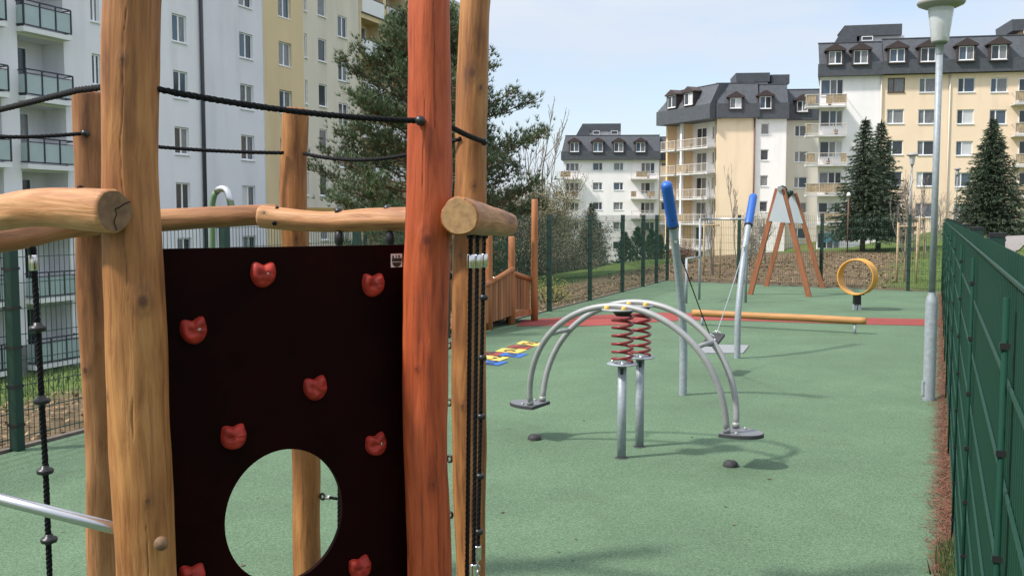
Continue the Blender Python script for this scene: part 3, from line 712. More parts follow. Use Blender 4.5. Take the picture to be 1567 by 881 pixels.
penthouse(bmid, MF, 1124, 1178, 112, 134, -3.0, M['wwhite'], False); penthouse(bmid, MF, 1177.5, 1208, 114.5, 134, -3.2, M['wbeige'], False)
# its balcony wing, turned to the left
q0 = at(1018, 330, 116.5)
WF = Face((q0.x, q0.y), (q1.x-q0.x, q1.y-q0.y))
wu = (q1-q0).length
rec = -1.3
hwg = []
for (a, b2, sp_) in ((1.0, 2.0, '1'), (4.1, 6.0, '2'), (7.0, 8.6, '1')):
    for i in range(6):
        zf = 9.45-2.8*i; hwg.append((a, b2, zf+(.1 if sp_ == '2' else .9), zf+2.3, sp_))
wall_part(WF, bmid, -.1, wu, -7, me_, hwg, M['wwhite'], rec)
for h in hwg: add_window(bmid, WF, h[0]+.01, h[1]-.01, h[2]+.01, h[3]-.01, h[4], rglass(2), n=rec)
mb = MB()
mb.box(WF.P(.15, 2.6, rec/2), (.3, -rec, 19.4), WF.D, WF.N); mb.box(WF.P(3.3, 2.6, rec/2-.12), (.25, -rec-.2, 19.4), WF.D, WF.N); mb.box(WF.P(wu-.12, 2.6, rec/2-.05), (.25, -rec-.1, 19.4), WF.D, WF.N)
mb.build('party_wall', M['worange'], bmid)
mb = MB(); mb.box(WF.P(3.3, 2.6, .12), (.34, .34, 19.4), WF.D, WF.N); mb.build('pillar', M['wwhite'], bmid)
for i in range(6):
    zf = 9.35-2.8*i
    open_balcony(bmid, WF, .32, 3.12, zf, 1.2-rec-.2, rec+.01, 0, ((0, .3),) if i % 2 else None); open_balcony(bmid, WF, 3.5, wu-.26, zf, 1.2-rec-.2, rec+.01, 0, ((.0, .3),) if i in (1, 3) else None)
    clutter(bmid, WF, 3.8, wu-.8, zf, .4)
mansard(bmid, WF, -.1, wu+.2, me_-.05, mzb-.12, 16.1, 1.25, 10, 1.3, 1.5, 0)
mb = MB(); mb.add([WF.P(-.30, mzb, 1.0), WF.P(-.30, mzb, -8), WF.P(1.2, 16.0, -8), WF.P(1.2, 16.0, -.2)], [(0, 1, 2, 3)]); mb.build('gable', M['redgable'], bmid)
for (a, b2) in ((2.0, 3.6), (5.2, 6.8)): dormer(bmid, WF, a, b2, mzb+.1, mzb+1.45, 1.32)

# white far block
w1 = at(862, 330, 141); w2 = at(1008, 330, 140)
FB = Face((w1.x, w1.y), (w2.x-w1.x, w2.y-w1.y), .07)
bw = thing('apartment_block', 'white apartment block with four roof dormers far behind the small spruce', 'apartment block', FB.P(6, -5.5))
fe, fzb = 9.7, 10.9
fu1 = FB.u(1008); fu2 = FB.u(1060)
hf = []
for (a, b2, sp_) in ((907, 922, 'r'), (939, 954, 'r')): hf += rows(FB, a, b2, 249, 261, 6, sp_)
hf += rows(FB, 866, 886, 249.5, 262, 6, '3'); hf += rows(FB, 981, 1002, 249, 266, 6, '3')
wall_part(FB, bw, 0, fu1, -8, fe, hf, M['wwhite']); hf2 = rows(FB, 1012, 1024, 249, 261, 6, '1', -.8); wall_part(FB, bw, fu1, fu2, -8, fe, hf2, M['wpeach'], -.8)
for h in hf: add_window(bw, FB, h[0]+.01, h[1]-.01, h[2]+.01, h[3]-.01, h[4], rglass(3))
for h in hf2: add_window(bw, FB, h[0]+.01, h[1]-.01, h[2]+.01, h[3]-.01, h[4], rglass(1), n=-.8)
box_volume(bw, FB, 0, fu2, -8, fe, 13, M['wwhite'], -.8)
mansard(bw, FB, -.2, fu1, fe, fzb, 13.2, .6, 13, 1.2, .5, 0); mansard(bw, FB, fu1+.2, fu2, fe, fzb, 13.0, -.2, 13, 1.2)
for (a, b2) in ((872, 886), (907.5, 922.5), (939.5, 954), (973, 987.5)):
    ua, za = FB.uz(a, 232.5, .7); ub, zt = FB.uz(b2, 218, .7); dormer(bw, FB, ua, ub, za, zt, .72)
penthouse(bw, FB, 881, 950, 189.5, 207, -3, M['wwhite'])
for i in range(6):
    for (a, b2) in ((850, 888.5), (965.5, 1006.5)):
        ua, zf = FB.uz(a, 273+30.2*i, 1.2); ub, _ = FB.uz(b2, 275, 1.2)
        open_balcony(bw, FB, ua, ub, zf, 1.2, 0, 0, [((.2, .6),), ((0, .2), (.6, .9)), None][i % 3])
    clutter(bw, FB, FB.u(970), FB.u(1004), zf, .6)

# ------------------------------------------------------------------ fences
def fence(name, label, a, b2, posts, h, vs=.05, hs=.2, side=1, rods=False, pr=.022):
    root = thing(name, label, 'fence', a)
    d = (b2-a); Ltot = d.length; d.normalize(); n = Vector((-d.y, d.x, 0))*side
    cuts = sorted(set([0]+[p for p in posts if 0 < p < Ltot]+[Ltot]))
    for s0, s1 in zip(cuts, cuts[1:]):
        mb = MB(); w = .0055 if rods else .0043
        s = s0+vs/2
        while s < s1:
            p = a+d*s; mb.box(p+Z*(h/2+.03), (w, w, h), d, n); s += vs
        z = .08
        while z < h:
            for o_ in (-1, 1): mb.box(a+d*((s0+s1)/2)+n*(.0065*o_)+Z*z, (s1-s0, w*1.1, w*1.1), d, n)
            z += hs
        mb.build('mesh_panel', M['fence'], root)
    for s in posts:
        mb = MB(); p = a+d*s+n*(.035+pr); mb.box(p+Z*(h/2-.05), (pr*2, pr*2.2, h+.15), d, n)
        mb.cur = 1; zz = .2
        while zz < h: mb.box(p+Z*zz, (pr*2+.012, pr*2.2+.012, .022), d, n); zz += .3
        mb.box(p+Z*(h+.033), (pr*2+.006, pr*2.2+.006, .014), d, n)
        if rods:
            p = a+d*s-n*.018; mb.cur = 2; mb.tube([p+Z*.02, p+Z*(h-.05)], .0065, 8); mb.cur = 1; zz = .16
            while zz < h: mb.box(p+Z*zz, (.017, .018, .012), d, n); zz += .2
        mb.build('post', [M['fence_post'], M['black'], M['fence_rod']], root)
    return root
LL = (CORN_L-LF0).length
ra = Vector((RF(-3), -3, 0)); rl = (CORN_R-ra).length; rd = (CORN_R-ra).normalized()
ry = [1.79, 3.5, 5.2, 7.2, 9.5, 11.9, 14.3, 16.7, 19.1, 21.5]
fence('mesh_fence', 'dark green wire mesh fence running away along the right edge of the playground', ra, CORN_R, [0.3]+[(y+3)/rd.y for y in ry]+[rl], 1.70, side=-1, rods=True)
lp = []; s = 0
la = lf(-12.5)
fence('mesh_fence', 'green wire mesh fence along the left side below the grey block', la, CORN_L, [0, 2.5, 5, 7.5, 10, 12.5, 15, 17.5, 20, 22.4, 24.4, 26.9, 29.4, 31.3, 32.7, LL+12.5], 1.78, side=-1, pr=.036)
fl = (CORN_R-CORN_L).length
fence('mesh_fence', 'green wire mesh fence across the far end behind the timber swing frame', CORN_L, CORN_R, [2.2, 4.4, 6.5], 1.78, side=-1, pr=.032)

# ------------------------------------------------------------------ climbing frame in the foreground
cf = thing('climbing_frame', 'large log climbing frame with dark climbing board, ropes and one orange post in the foreground', 'climbing frame', (-.7, 3.6, 0))
def make_log(name, pts, radii, m, parent, seed=0, knots=(), cracks=(), n=72, rings=260, cap=None, label=None, rough=1.0, top_round=True):
    """irregular debarked log along pts; knots = (t, angle, size, depth)"""
    pts = [Vector(p) for p in pts]; ls = [0]
    for a, b2 in zip(pts, pts[1:]): ls.append(ls[-1]+(b2-a).length)
    Lh = ls[-1]; tab = [(l, p.x, p.y, p.z, r) for l, p, r in zip(ls, pts, radii)]
    rn = random.Random(seed); mb = MB(); mb.smooth = True; mb.grain = []; mb.knot = []
    ph = [rn.uniform(0, 6.28) for _ in range(6)]; prevu = None
    for i in range(rings+1):
        l = Lh*i/rings; x, y, z, r = hermite(tab, l); p = Vector((x, y, z))
        x2, y2, z2, _ = hermite(tab, min(Lh, l+.01)); x1, y1, z1, _ = hermite(tab, max(0, l-.01)); d = Vector((x2-x1, y2-y1, z2-z1)).normalized()
        if prevu is None:
            u = Vector((1, 0, 0)) if abs(d.x) < .7 else Vector((0, 0, 1)); u = (u-d*u.dot(d)).normalized()
        else: u = (prevu-d*prevu.dot(d)).normalized()
        prevu = u; w = d.cross(u)
        e = min(i, rings-i)*Lh/rings; rc = .012
        es = 1 if not top_round or e > rc else .90+.10*math.sqrt(max(0, 1-(1-e/rc)**2))
        for k_ in range(n):
            a = 2*math.pi*k_/n
            f = 1+rough*(.030*math.sin(2*a+ph[0]+l*1.3)+.022*math.sin(3*a+ph[1]-l*1.9)+.014*math.sin(5*a+ph[2]+l*.8)+.016*math.sin(l*5.1+ph[3])+.012*math.sin(l*11+ph[4]+a))
            f += rough*.05*mnoise.noise(Vector((math.cos(a)*1.1+seed, math.sin(a)*1.1, l*3.5)))+rough*.018*mnoise.noise(Vector((math.cos(a)*3+seed, math.sin(a)*3, l*9)))
            kf = 9; fa = (a*kf/(2*pi)+ph[5]+.9*mnoise.noise(Vector((l*1.6, seed*3.1, math.floor(0)))))%1.0-.5
            f += rough*.45*(math.cos(pi/kf)/math.cos(fa*2*pi/kf)-1+.03)*(.6+.8*mnoise.noise(Vector((l*2.1+9, a, seed))))
            kv = 0
            for (kt, ka, ks_, kd) in knots:
                da = math.atan2(math.sin(a-ka), math.cos(a-ka))*r; dl_ = (l-kt*Lh)*.72
                q = math.sqrt(da*da+dl_*dl_)/ks_
                if q < 3:
                    f += kd*math.exp(-q*q*.8); kv = max(kv, .8*math.exp(-(q*1.7)**4)+.28*math.exp(-((q-1.15+.15*math.sin(3*da/r*9))*4)**2)+.25*math.exp(-q*q*.7))
            for (c0, c1, ca, cw) in cracks:
                if c0*Lh < l < c1*Lh:
                    tt = (l/Lh-c0)/(c1-c0); aa = ca+.045*math.sin(l*5+seed)+.02*math.sin(l*23)+.012*math.sin(l*61)
                    da = abs(math.atan2(math.sin(a-aa), math.cos(a-aa))*r)/(cw*math.sin(math.pi*tt)+1e-4)
                    if da < 2: f -= .04*math.exp(-da*da); kv = max(kv, .9*math.exp(-da*da*1.5))
            rr = r*f*es; q = p+(u*math.cos(a)+w*math.sin(a))*rr
            mb.v.append(tuple(q)); mb.tn.append(.5); mb.grain.append((math.cos(a)*r+seed*1.7, math.sin(a)*r, l)); mb.knot.append(min(1, kv))
    for i in range(rings):
        for k_ in range(n):
            mb.f.append((i*n+k_, i*n+(k_+1) % n, (i+1)*n+(k_+1) % n, (i+1)*n+k_)); mb.mi.append(0); mb.sm.append(True)
    for ring, rev in ((0, True), (rings, False)):
        idx = [ring*n+k_ for k_ in range(n)]; n0 = len(mb.v); c = Vector((0, 0, 0))
        for q in idx: c += Vector(mb.v[q])
        c /= n; mb.v.append(tuple(c)); mb.tn.append(.5); mb.grain.append((0, 0, 0)); mb.knot.append(0)
        # crack across the sawn end
        for k_ in range(n):
            a_, b_ = idx[k_], idx[(k_+1) % n]; mb.f.append((b_, a_, n0) if rev else (a_, b_, n0)); mb.mi.append(1); mb.sm.append(False)
    o = mb.build(name, [M[m], M[cap or 'endgrain']], parent)
    if label: o['label'] = label
    return o
def post_from_px(rows_, d, m, seed, top=None, label=None, **kw):
    """rows_: (left px, right px, py) of its outline"""
    prof = []
    for (a, b2, y) in rows_:
        c = at((a+b2)/2, y, d); prof.append((c.z, c.x, (b2-a)/2/F*d))
    prof.sort()
    zs = [p[0] for p in prof]; pts = []; rad = []
    zb0 = -.12
    pts.append(Vector((prof[0][1]+.01, d, zb0))); rad.append(prof[0][2]*1.04)
    for z, x, r in prof: pts.append(Vector((x, d, z))); rad.append(r)
    if top and top > zs[-1]+.05: pts.append(Vector((prof[-1][1]+.01, d, top))); rad.append(prof[-1][2]*.98)
    return make_log('post', pts, rad, m, cf, seed, label=label, **kw)
pi = math.pi
# angle 0 = +x, angle grows towards +y; the side seen from the camera is -pi/2
post_from_px([(160, 243, 0), (157, 241, 120), (155, 240, 250), (157, 245, 350), (160, 249, 430), (163, 254, 540), (168, 258, 640), (172, 262, 740), (180, 268, 881)], 3.0, 'log', 1, 2.52,
             knots=((.40, -1.05, .013, .02), (.63, -.95, .026, .05), (.52, -2.5, .012, .02), (.90, -1.45, .013, .02)),
             cracks=((.62, .985, -1.42, .0015), (.47, .52, -1.45, .0032), (.28, .38, -1.1, .002), (.08, .2, -1.9, .002)), n=190, label='thick tan log post with long crack')
post_from_px([(625, 687, 0), (624, 688, 120), (623, 691, 250), (619, 689, 350), (618, 686, 450), (617, 684, 560), (618, 685, 680), (621, 689, 780), (624, 692, 881)], 3.5, 'log_orange', 2, 2.64,
             knots=((.665, -1.5, .026, .05), (.50, -1.9, .010, .02), (.35, -1.2, .012, .02)), cracks=((.72, .86, -1.75, .002), (.80, .97, -1.25, .002), (.2, .42, -1.0, .002), (.05, .2, -1.6, .002)), n=170, label='orange red stained log post')
post_from_px([(705, 752, 0), (700, 749, 90), (697, 746, 200), (695, 745, 300), (692, 744, 400), (690, 744, 560), (692, 744, 700), (698, 742, 881)], 4.2, 'log', 3, 2.8,
             knots=((.86, -1.6, .026, .02), (.84, -1.0, .016, .02), (.38, -1.9, .015, .02), (.7, -1.3, .014, .015), (.6, -2.1, .012, .01)), cracks=((.2, .32, -1.7, .003),), label='tan log post behind the orange one')
post_from_px([(433, 472, 166), (431, 472, 200), (428, 471, 300), (436, 478, 450), (444, 487, 600), (447, 490, 690), (449, 491, 881)], 4.6, 'log', 4, None, knots=((.75, -1.3, .014, .02), (.45, -1.8, .014, .02)), label='shorter tan log post with sawn top')
post_from_px([(112, 160, 141), (113, 160, 200), (116, 160, 300), (118, 163, 400), (122, 168, 510), (130, 174, 650), (134, 180, 881)], 4.4, 'log_dark', 5, None, knots=((.8, -1.4, .016, .02), (.5, -1.9, .02, .04)), label='brown log post with sawn top')
# beams
def beam(rows_, m, seed, cap=None, label=None, **kw):
    """rows_: (px, py, half thickness px, distance)"""
    return make_log('beam', [at(a, y, d) for a, y, h, d in rows_], [h/F*d for a, y, h, d in rows_], m, cf, seed, cap=cap, label=label, n=56, rings=200, **kw)
beam([(176, 323, 34, 2.84), (120, 319, 32, 2.93), (60, 318, 29.5, 3.08), (0, 326, 27, 3.25), (-140, 350, 25, 3.6), (-300, 372, 22, 4.0)], 'log_pink', 11, 'endgrain', knots=((.05, 2.2, .008, -.05), (.12, 2.6, .012, -.05)), label='pinkish beam with sawn end on the left')
beam([(150, 343, 16, 4.28), (100, 349, 16, 4.2), (40, 361, 18, 4.0), (-40, 372, 20, 3.75), (-200, 385, 21, 3.6)], 'log_dark', 12)
beam([(140, 343, 16.5, 4.32), (240, 337, 16.5, 4.38), (330, 332, 15.5, 4.42), (425, 328, 15, 4.46)], 'log_dark', 13)
beam([(398, 331, 17, 4.44), (430, 334, 16.5, 4.42), (500, 339, 15, 4.34), (570, 336, 17, 4.24), (640, 335, 18, 4.14), (690, 335, 18, 4.09)], 'log_pink', 14, 'endgrain_light', knots=((.04, 1.2, .010, -.04),))
beam([(703, 331, 29.5, 3.32), (722, 333, 26.5, 3.58), (745, 337, 23.5, 3.9), (762, 341, 21, 4.2), (774, 343, 19, 4.45)], 'log', 15, 'endgrain_light', knots=((.85, -2.2, .012, -.03),), label='short beam pointing at the viewer')
ef = at(176, 323, 2.84); en = (at(176, 323, 2.84)-at(120, 319, 2.93)).normalized(); eu = Z.cross(en).normalized(); ew = en.cross(eu); mb = MB()
cpts = [(.004, -.055), (-.006, -.03), (.004, -.008), (-.002, .006), (.014, .012), (.03, .022), (.05, .028)]
for (a, b2), (c, d) in zip(cpts, cpts[1:]):
    q0, q1 = ef+eu*a+ew*b2+en*.0035, ef+eu*c+ew*d+en*.0035; nn = en.cross(q1-q0).normalized()*.0016; mb.quad(q0-nn, q0+nn, q1+nn, q1-nn)
mb.build('end_crack', M['rope'], cf)
# bolt heads on the beams
def bolt(px, py, d, r=.014, m='black', nrm=(0, -.3, 1)):
    mb = MB(); mb.lathe([(r*1.05, -.012), (r*1.05, 0), (r*.8, r*.55), (0, r*.7)], at(px, py, d), 14, nrm); mb.build('bolt_cap', M[m], cf)
for q in ((518, 322, 4.3), (593, 318, 4.2), (722, 312, 3.52), (738, 316, 3.75)): bolt(*q, .017)
for q in ((122, 288, 2.9), (127, 334, 2.87), (424, 319, 4.4), (419, 341, 4.37)): bolt(*q, .009, 'rope', (0, -1, .3))
bolt(246, 832, 2.90, .02, 'endgrain', (0.2, -1, 0))
# ropes
def rope(pts, r, parent=None, name='rope', n=10):
    pts = [Vector(p) for p in pts]; fine = []
    for a, b2 in zip(pts, pts[1:]):
        k_ = max(2, int((b2-a).length/.012))
        fine += [a.lerp(b2, i/k_) for i in range(k_)]
    fine.append(pts[-1])
    mb = MB(); 
    for s_ in range(3):                                   # three laid strands
        st = []; l = 0
        for i, p in enumerate(fine):
            d = (fine[min(i+1, len(fine)-1)]-fine[max(i-1, 0)]).normalized(); u = d.orthogonal()
            u = Vector((0, 0, 1)).cross(d) if abs(d.z) < .8 else Vector((1, 0, 0)).cross(d); u.normalize(); w = d.cross(u)
            if i: l += (p-fine[i-1]).length
            a = l*2*pi/.06+s_*2*pi/3; st.append(p+(u*math.cos(a)+w*math.sin(a))*r*.48)
        mb.tube(st, r*.60, 6)
    return mb.build(name, M['rope'], parent or cf)
def sag(a, b2, k_=.03, n=10):
    return [a.lerp(b2, i/n)-Z*(k_*4*(i/n)*(1-i/n)) for i in range(n+1)]
def plug(p, nrm=(0, -1, 0), r=.017):
    mb = MB(); mb.lathe([(r, -.02), (r, .008), (r*.75, .016), (0, .018)], p, 16, nrm); mb.build('rope_plug', M['black'], cf)
def ferrule(a, b2, r, parent=None):
    mb = MB(); mb.tube([a, a.lerp(b2, .08), a.lerp(b2, .92), b2], [r*.9, r, r, r*.9], 14); mb.build('ferrule', M['chrome'], parent or cf)
rope([at(-120, 190, 4.0), at(0, 168, 3.5), at(60, 153, 3.27), at(120, 138, 3.08), at(162, 133, 2.98)], .0105)
rope(sag(at(238, 136, 3.0), at(641, 185, 3.415), .018), .0105); plug(at(643, 185, 3.405))
rope(sag(at(-60, 208, 4.2), at(130, 204, 4.32), .01), .009); plug(at(130, 204, 4.315), r=.014)
rope(sag(at(172, 218, 4.38), at(434, 234, 4.53), .01), .009); rope(sag(at(465, 235, 4.55), at(705, 212, 4.14), .055), .009)
rope(sag(at(686, 192, 3.52), at(741, 217, 4.11), .005), .0105); plug(at(741, 217, 4.105), r=.016)
# hanging ropes under the short beam
def hang(px0, py0, d0, px1, py1, beads=(), bot=True, r=.0085):
    a = at(px0, py0, d0); b2 = at(px1, py1, d0); ro = rope([a+Z*.03, b2], r, name='hanging_rope')
    ey = MB(); ey.tube([a+Z*.035+Vector((.012*math.cos(q*.785), 0, .02*math.sin(q*.785))) for q in range(8)], .007, 8, closed=True); ey.build('eye_fitting', M['black'], ro)
    f0 = at(px0, py0+17, d0); f1 = at(px0-.3, py0+38, d0); ferrule(f0, f1, .0145, ro)
    if bot: ferrule(at(px1, py1-22, d0), at(px1, py1, d0), .0145, ro)
    for y in beads:
        t_ = (y-py0)/(py1-py0); c = at(lerp(px0, px1, t_)+1, y, d0); bd = MB(); bd.lathe([(.008, -.012), (.016, -.010), (.018, 0), (.016, .010), (.008, .012)], c, 14); bd.build('bead', M['black'], ro)
    return ro, b2
hang(720.5, 372, 3.55, 714, 940, (), True)
_, e1 = hang(730.5, 372, 3.72, 724.5, 884, (), True)
_, e2 = hang(741, 371, 3.93, 731, 856, (455, 547, 637, 728, 813), True)
for e, nlk in ((e1, 6), (e2, 8)):
    mb = MB()
    for i in range(nlk):
        c = e-Z*(.014+.022*i); ax = Vector((1, 0, 0)) if i % 2 else Vector((0, 1, 0))
        mb.tube([c+ax*(.008*math.cos(q*pi/5))+Z*(.015*math.sin(q*pi/5)) for q in range(10)], .0035, 6, closed=True)
    mb.build('chain', M['steel'], cf)
# knotted rope on the left
kr = rope([at(51, 378, 3.95), at(52, 400, 3.95), at(60, 540, 3.95), at(70, 720, 3.95), at(76, 881, 3.95), at(79, 1010, 3.95)], .0125, name='knotted_rope')
ferrule(at(50.5, 390, 3.95), at(51.5, 414, 3.95), .017, kr)
for (px, py) in ((58, 502), (64, 613), (69, 720), (75, 825)):
    mb = MB(); mb.lathe([(.012, -.02), (.018, -.012), (.031, -.010), (.034, 0), (.031, .008), (.018, .011), (.016, .022), (.012, .024)], at(px, py, 3.95), 20); mb.build('foot_disc', M['black'], kr)
# steel bar on the left
mb = MB(); mb.tube([at(-260, 690, 3.5), at(0, 763, 3.05), at(205, 815, 2.99)], [.019]*3, 20); mb.build('steel_bar', M['steel'], cf)
# climbing board with hole, grips and sticker
PA = at(225, 381, 3.08); PBq = at(635, 374, 3.58)
BD = (Vector((PBq.x, PBq.y, 0))-Vector((PA.x, PA.y, 0))); BL = BD.length; BD.normalize(); BN = Vector((BD.y, -BD.x, 0)); BO = Vector((PA.x, PA.y, 0))
bf = Face((PA.x, PA.y), (BD.x, BD.y))
ztl = bf.uz(245, 381)[1]; ztr = bf.uz(620, 374)[1]
hu, hz_ = bf.uz(437, 789); hr = .225
hru = (bf.uz(527, 789)[0]-bf.uz(347, 789)[0])/2; hrz = (bf.uz(437, 687)[1]-hz_)
mb = MB(); nseg = 64; th = .019; zb1 = .40
outer = []; inner = []
for i in range(nseg):
    a = 2*pi*(i+.5)/nseg; dx, dz = math.cos(a), math.sin(a)
    inner.append((hu+hru*dx, hz_+hrz*dz))
    # project to the rectangle
    c = []
    if dx > 1e-6: c.append((BL-hu)/dx)
    if dx < -1e-6: c.append((0-hu)/dx)
    if dz > 1e-6: c.append(((ztl+ztr)/2-hz_)/dz)
    if dz < -1e-6: c.append((zb1-hz_)/dz)
    q = min(c); outer.append((hu+q*dx, hz_+q*dz))
# snap the nearest samples onto the corners
for cu, cz in ((0, ztl), (BL, ztr), (0, zb1), (BL, zb1)):
    j = min(range(nseg), key=lambda i: (outer[i][0]-cu)**2+(outer[i][1]-cz)**2); outer[j] = (cu, cz)
for n_, rev in ((0, False), (-th, True)):
    vs = [bf.P(u_, z_, n_) for u_, z_ in inner]+[bf.P(u_, z_, n_) for u_, z_ in outer]
    mb.add(vs, [((i, nseg+i, nseg+(i+1) % nseg, (i+1) % nseg) if not rev else ((i+1) % nseg, nseg+(i+1) % nseg, nseg+i, i)) for i in range(nseg)])
for loop, rev in ((inner, False), (outer, True)):
    for i in range(nseg):
        a, b2 = loop[i], loop[(i+1) % nseg]; q = [bf.P(*a, 0), bf.P(*b2, 0), bf.P(*b2, -th), bf.P(*a, -th)]
        mb.quad(*(q if not rev else q[::-1]))
board = mb.build('climbing_board', M['panel'], cf)
# metal brackets holding the board
def grip(px, py, sc=1.0, rot=0):
    u_, z_ = bf.uz(px, py); mb = MB(); mb.smooth = True
    na, nr = 40, 12; rg2 = random.Random(int(px*7+py)); ph = rg2.uniform(0, 6)
    R0 = .0445*sc
    vs = []; fs = []
    for j in range(nr+1):
        t_ = j/nr
        for i in range(na):
            a = 2*pi*i/na
            e = 1-.03*math.cos(2*a)
            up = math.sin(a)
            bite = .40*math.exp(-((a-pi/2)/.48)**2) - .10*math.exp(-((a-pi/2-.80)/.25)**2) - .13*math.exp(-((a-pi/2+.80)/.23)**2)
            rr = R0*(e-bite+.02*math.sin(3*a+ph)); r_ = rr*(1-t_)
            dome = .030*sc*math.sqrt(max(0, 1-(1-t_)**3.0))*(1+.25*math.sin(2.3*a+ph)*(1-t_))
            dome -= .012*sc*math.exp(-((r_*math.cos(a)+.014)**2+(r_*math.sin(a)+.002)**2)/.00012)
            x_, y_ = r_*math.cos(a+rot), r_*math.sin(a+rot)*1.04
            dome += .005*mnoise.noise(Vector((x_*55+px, y_*55, 0)))*min(1, t_*3)
            vs.append(bf.P(u_+x_, z_+y_, .001+dome))
    for j in range(nr):
        for i in range(na): fs.append((j*na+i, j*na+(i+1) % na, (j+1)*na+(i+1) % na, (j+1)*na+i))
    mb.add(vs, fs); o = mb.build('climbing_hold', M['hold'], board)
    b_ = MB(); b_.lathe([(.0065, -.004), (.0065, .001), (.003, .0015), (0, .001)], bf.P(u_+.011*sc, z_+.002, .0285*sc), 10, bf.N); b_.build('bolt', M['steel'], o)
for q in ((402, 418, 1.0, -.1), (570, 434, .98, .05), (296, 504, 1.0, .08), (482, 592, .98, .12), (357, 666, 1.0, .12), (575, 678, .96, .08), (293, 880, 1.03, .1), (550, 866, .98, .1)): grip(q[0], q[1], q[2], q[3]+rnd.uniform(-.12, .12))
mb = MB(); u0_, z0_ = bf.uz(598, 409); u1_, z1_ = bf.uz(615, 388); w_, h_ = u1_-u0_, z1_-z0_
mb.box(bf.P((u0_+u1_)/2, (z0_+z1_)/2, .0012), (w_, .002, h_), bf.D, bf.N)
mb.cur = 1
def mk(a, b2, c, d): mb.box(bf.P(u0_+w_*(a+b2)/2, z0_+h_*(c+d)/2, .0026), (w_*(b2-a), .0012, h_*(d-c)), bf.D, bf.N)
mk(.08, .95, .42, .68); mk(.12, .25, .68, .88); mk(.42, .50, .70, .92); mk(.65, .78, .72, .90)
pts = [(.5+.40*math.cos(q*pi/10), .36+.34*math.sin(q*pi/10)*-1) for q in range(11)]
mb.add([bf.P(u0_+w_*x, z0_+h_*y, .0032) for x, y in pts], [tuple(range(10, -1, -1))])
so = mb.build('sticker', [M['sticker'], M['mark']], board)
# rope rungs between the two tall posts behind the board
pD4 = at(470, 500, 4.6); pC4 = at(700, 500, 4.2)
for z_ in (1.52, 1.22, .97, .72, .47):
    a = Vector((pD4.x+.02, 4.6-.02, z_)); a.x = at(483 if z_ > .8 else 489, 600, 4.6).x; b2 = Vector((at(691, 560, 4.2).x, 4.22, z_+.02)); d = (b2-a).normalized()
    ro = rope([a+d*.06, b2-d*.05], .0075, name='rope_rung')
    for p, s_ in ((a, 1), (b2, -1)):
        ferrule(p+d*(.03*s_), p+d*(.062*s_), .0115, ro)
        e = MB(); e.tube([p+d*(.014*s_)+d*(.014*math.cos(q*.785))+Z*(.014*math.sin(q*.785)) for q in range(8)], .006, 8, closed=True); e.build('eye_fitting', M['black'], ro)
for (px, d) in ((519, 4.3), (597, 4.2)):
    ro = rope([at(px, 350, d), at(px, 600, d), at(px, 860, d)], .0085, name='hanging_rope'); e = MB(); e.lathe([(.012, -.03), (.021, -.01), (.021, .02), (.012, .035)], at(px, 366, d), 12); e.build('eye_fitting', M['black'], ro)

# ------------------------------------------------------------------ spring seesaw
P1 = gnd(951, 700); P2 = gnd(978.5, 683)
ssw = thing('spring_seesaw', 'grey arched stand-on seesaw on two red coil springs', 'seesaw', (P1+P2)/2)
for P in (P1, P2):
    mb = MB(); mb.tube([P-Z*.05, P+Z*.70], .033, 20); po = mb.build('post', M['galv'], ssw)
    mb = MB(); mb.lathe([(.034, .006), (.045, .004), (.050, .001)], P, 24); mb.build('ground_collar', M['rubber_black'], ssw)
    mb = MB(); mb.box(P+Vector((-.006, -.034, .655)), (.022, .006, .045)); mb.build('plate', M['black'], po)
    mb = MB(); mb.lathe([(0, 0), (.112, 0), (.115, .005), (.112, .010), (0, .010)], P+Z*.700, 28); pl = mb.build('base_plate', M['galv'], ssw)
    mb = MB()
    for a in (.4, 2.5, 4.6): mb.lathe([(.012, .0), (.012, .018), (0, .02)], P+Z*.711+Vector((.085*math.cos(a), .085*math.sin(a), 0)), 8)
    mb.build('bolt', M['chrome'], pl)
    mb = MB(); turns = 6.3; hgt = .345; nn = 190; pts = []
    for i in range(nn+1):
        t_ = i/nn; a = t_*turns*2*pi; zz = .722+hgt*(ss(t_, .0, 1.0)*.25+t_*.75); pts.append(P+Vector((.074*math.cos(a), .074*math.sin(a), zz)))
    mb.tube(pts, .0105, 8); mb.build('spring', M['spring_red'], ssw)
    mb = MB(); mb.lathe([(0, 0), (.05, 0), (.075, .03), (.075, .045), (0, .045)], P+Z*1.062, 20); mb.build('spring_clamp', M['black'], ssw)
ax = (gnd(1118, 713)-gnd(818, 672)); ax.z = 0; ax.normalize(); lat = Vector((-ax.y, ax.x, 0)); cen = (P1+P2)/2; cen.z = 0
eL = gnd(807, 620, .30); eR = gnd(1117, 657, .27)
half = .5*((eR-eL).dot(ax))
c_shift = ((eR+eL)/2-cen).dot(ax)
def arch_pt(t_, side, dz=0):
    a = pi*(1-t_); x = half*math.cos(a); z_ = lerp(.30, .265, t_)+(1.135-.285)*math.sin(a)**.92
    w = .10+.095*math.sin(a)**.8
    return cen+ax*(x+c_shift)+lat*(w*side)+Z*(z_+dz)
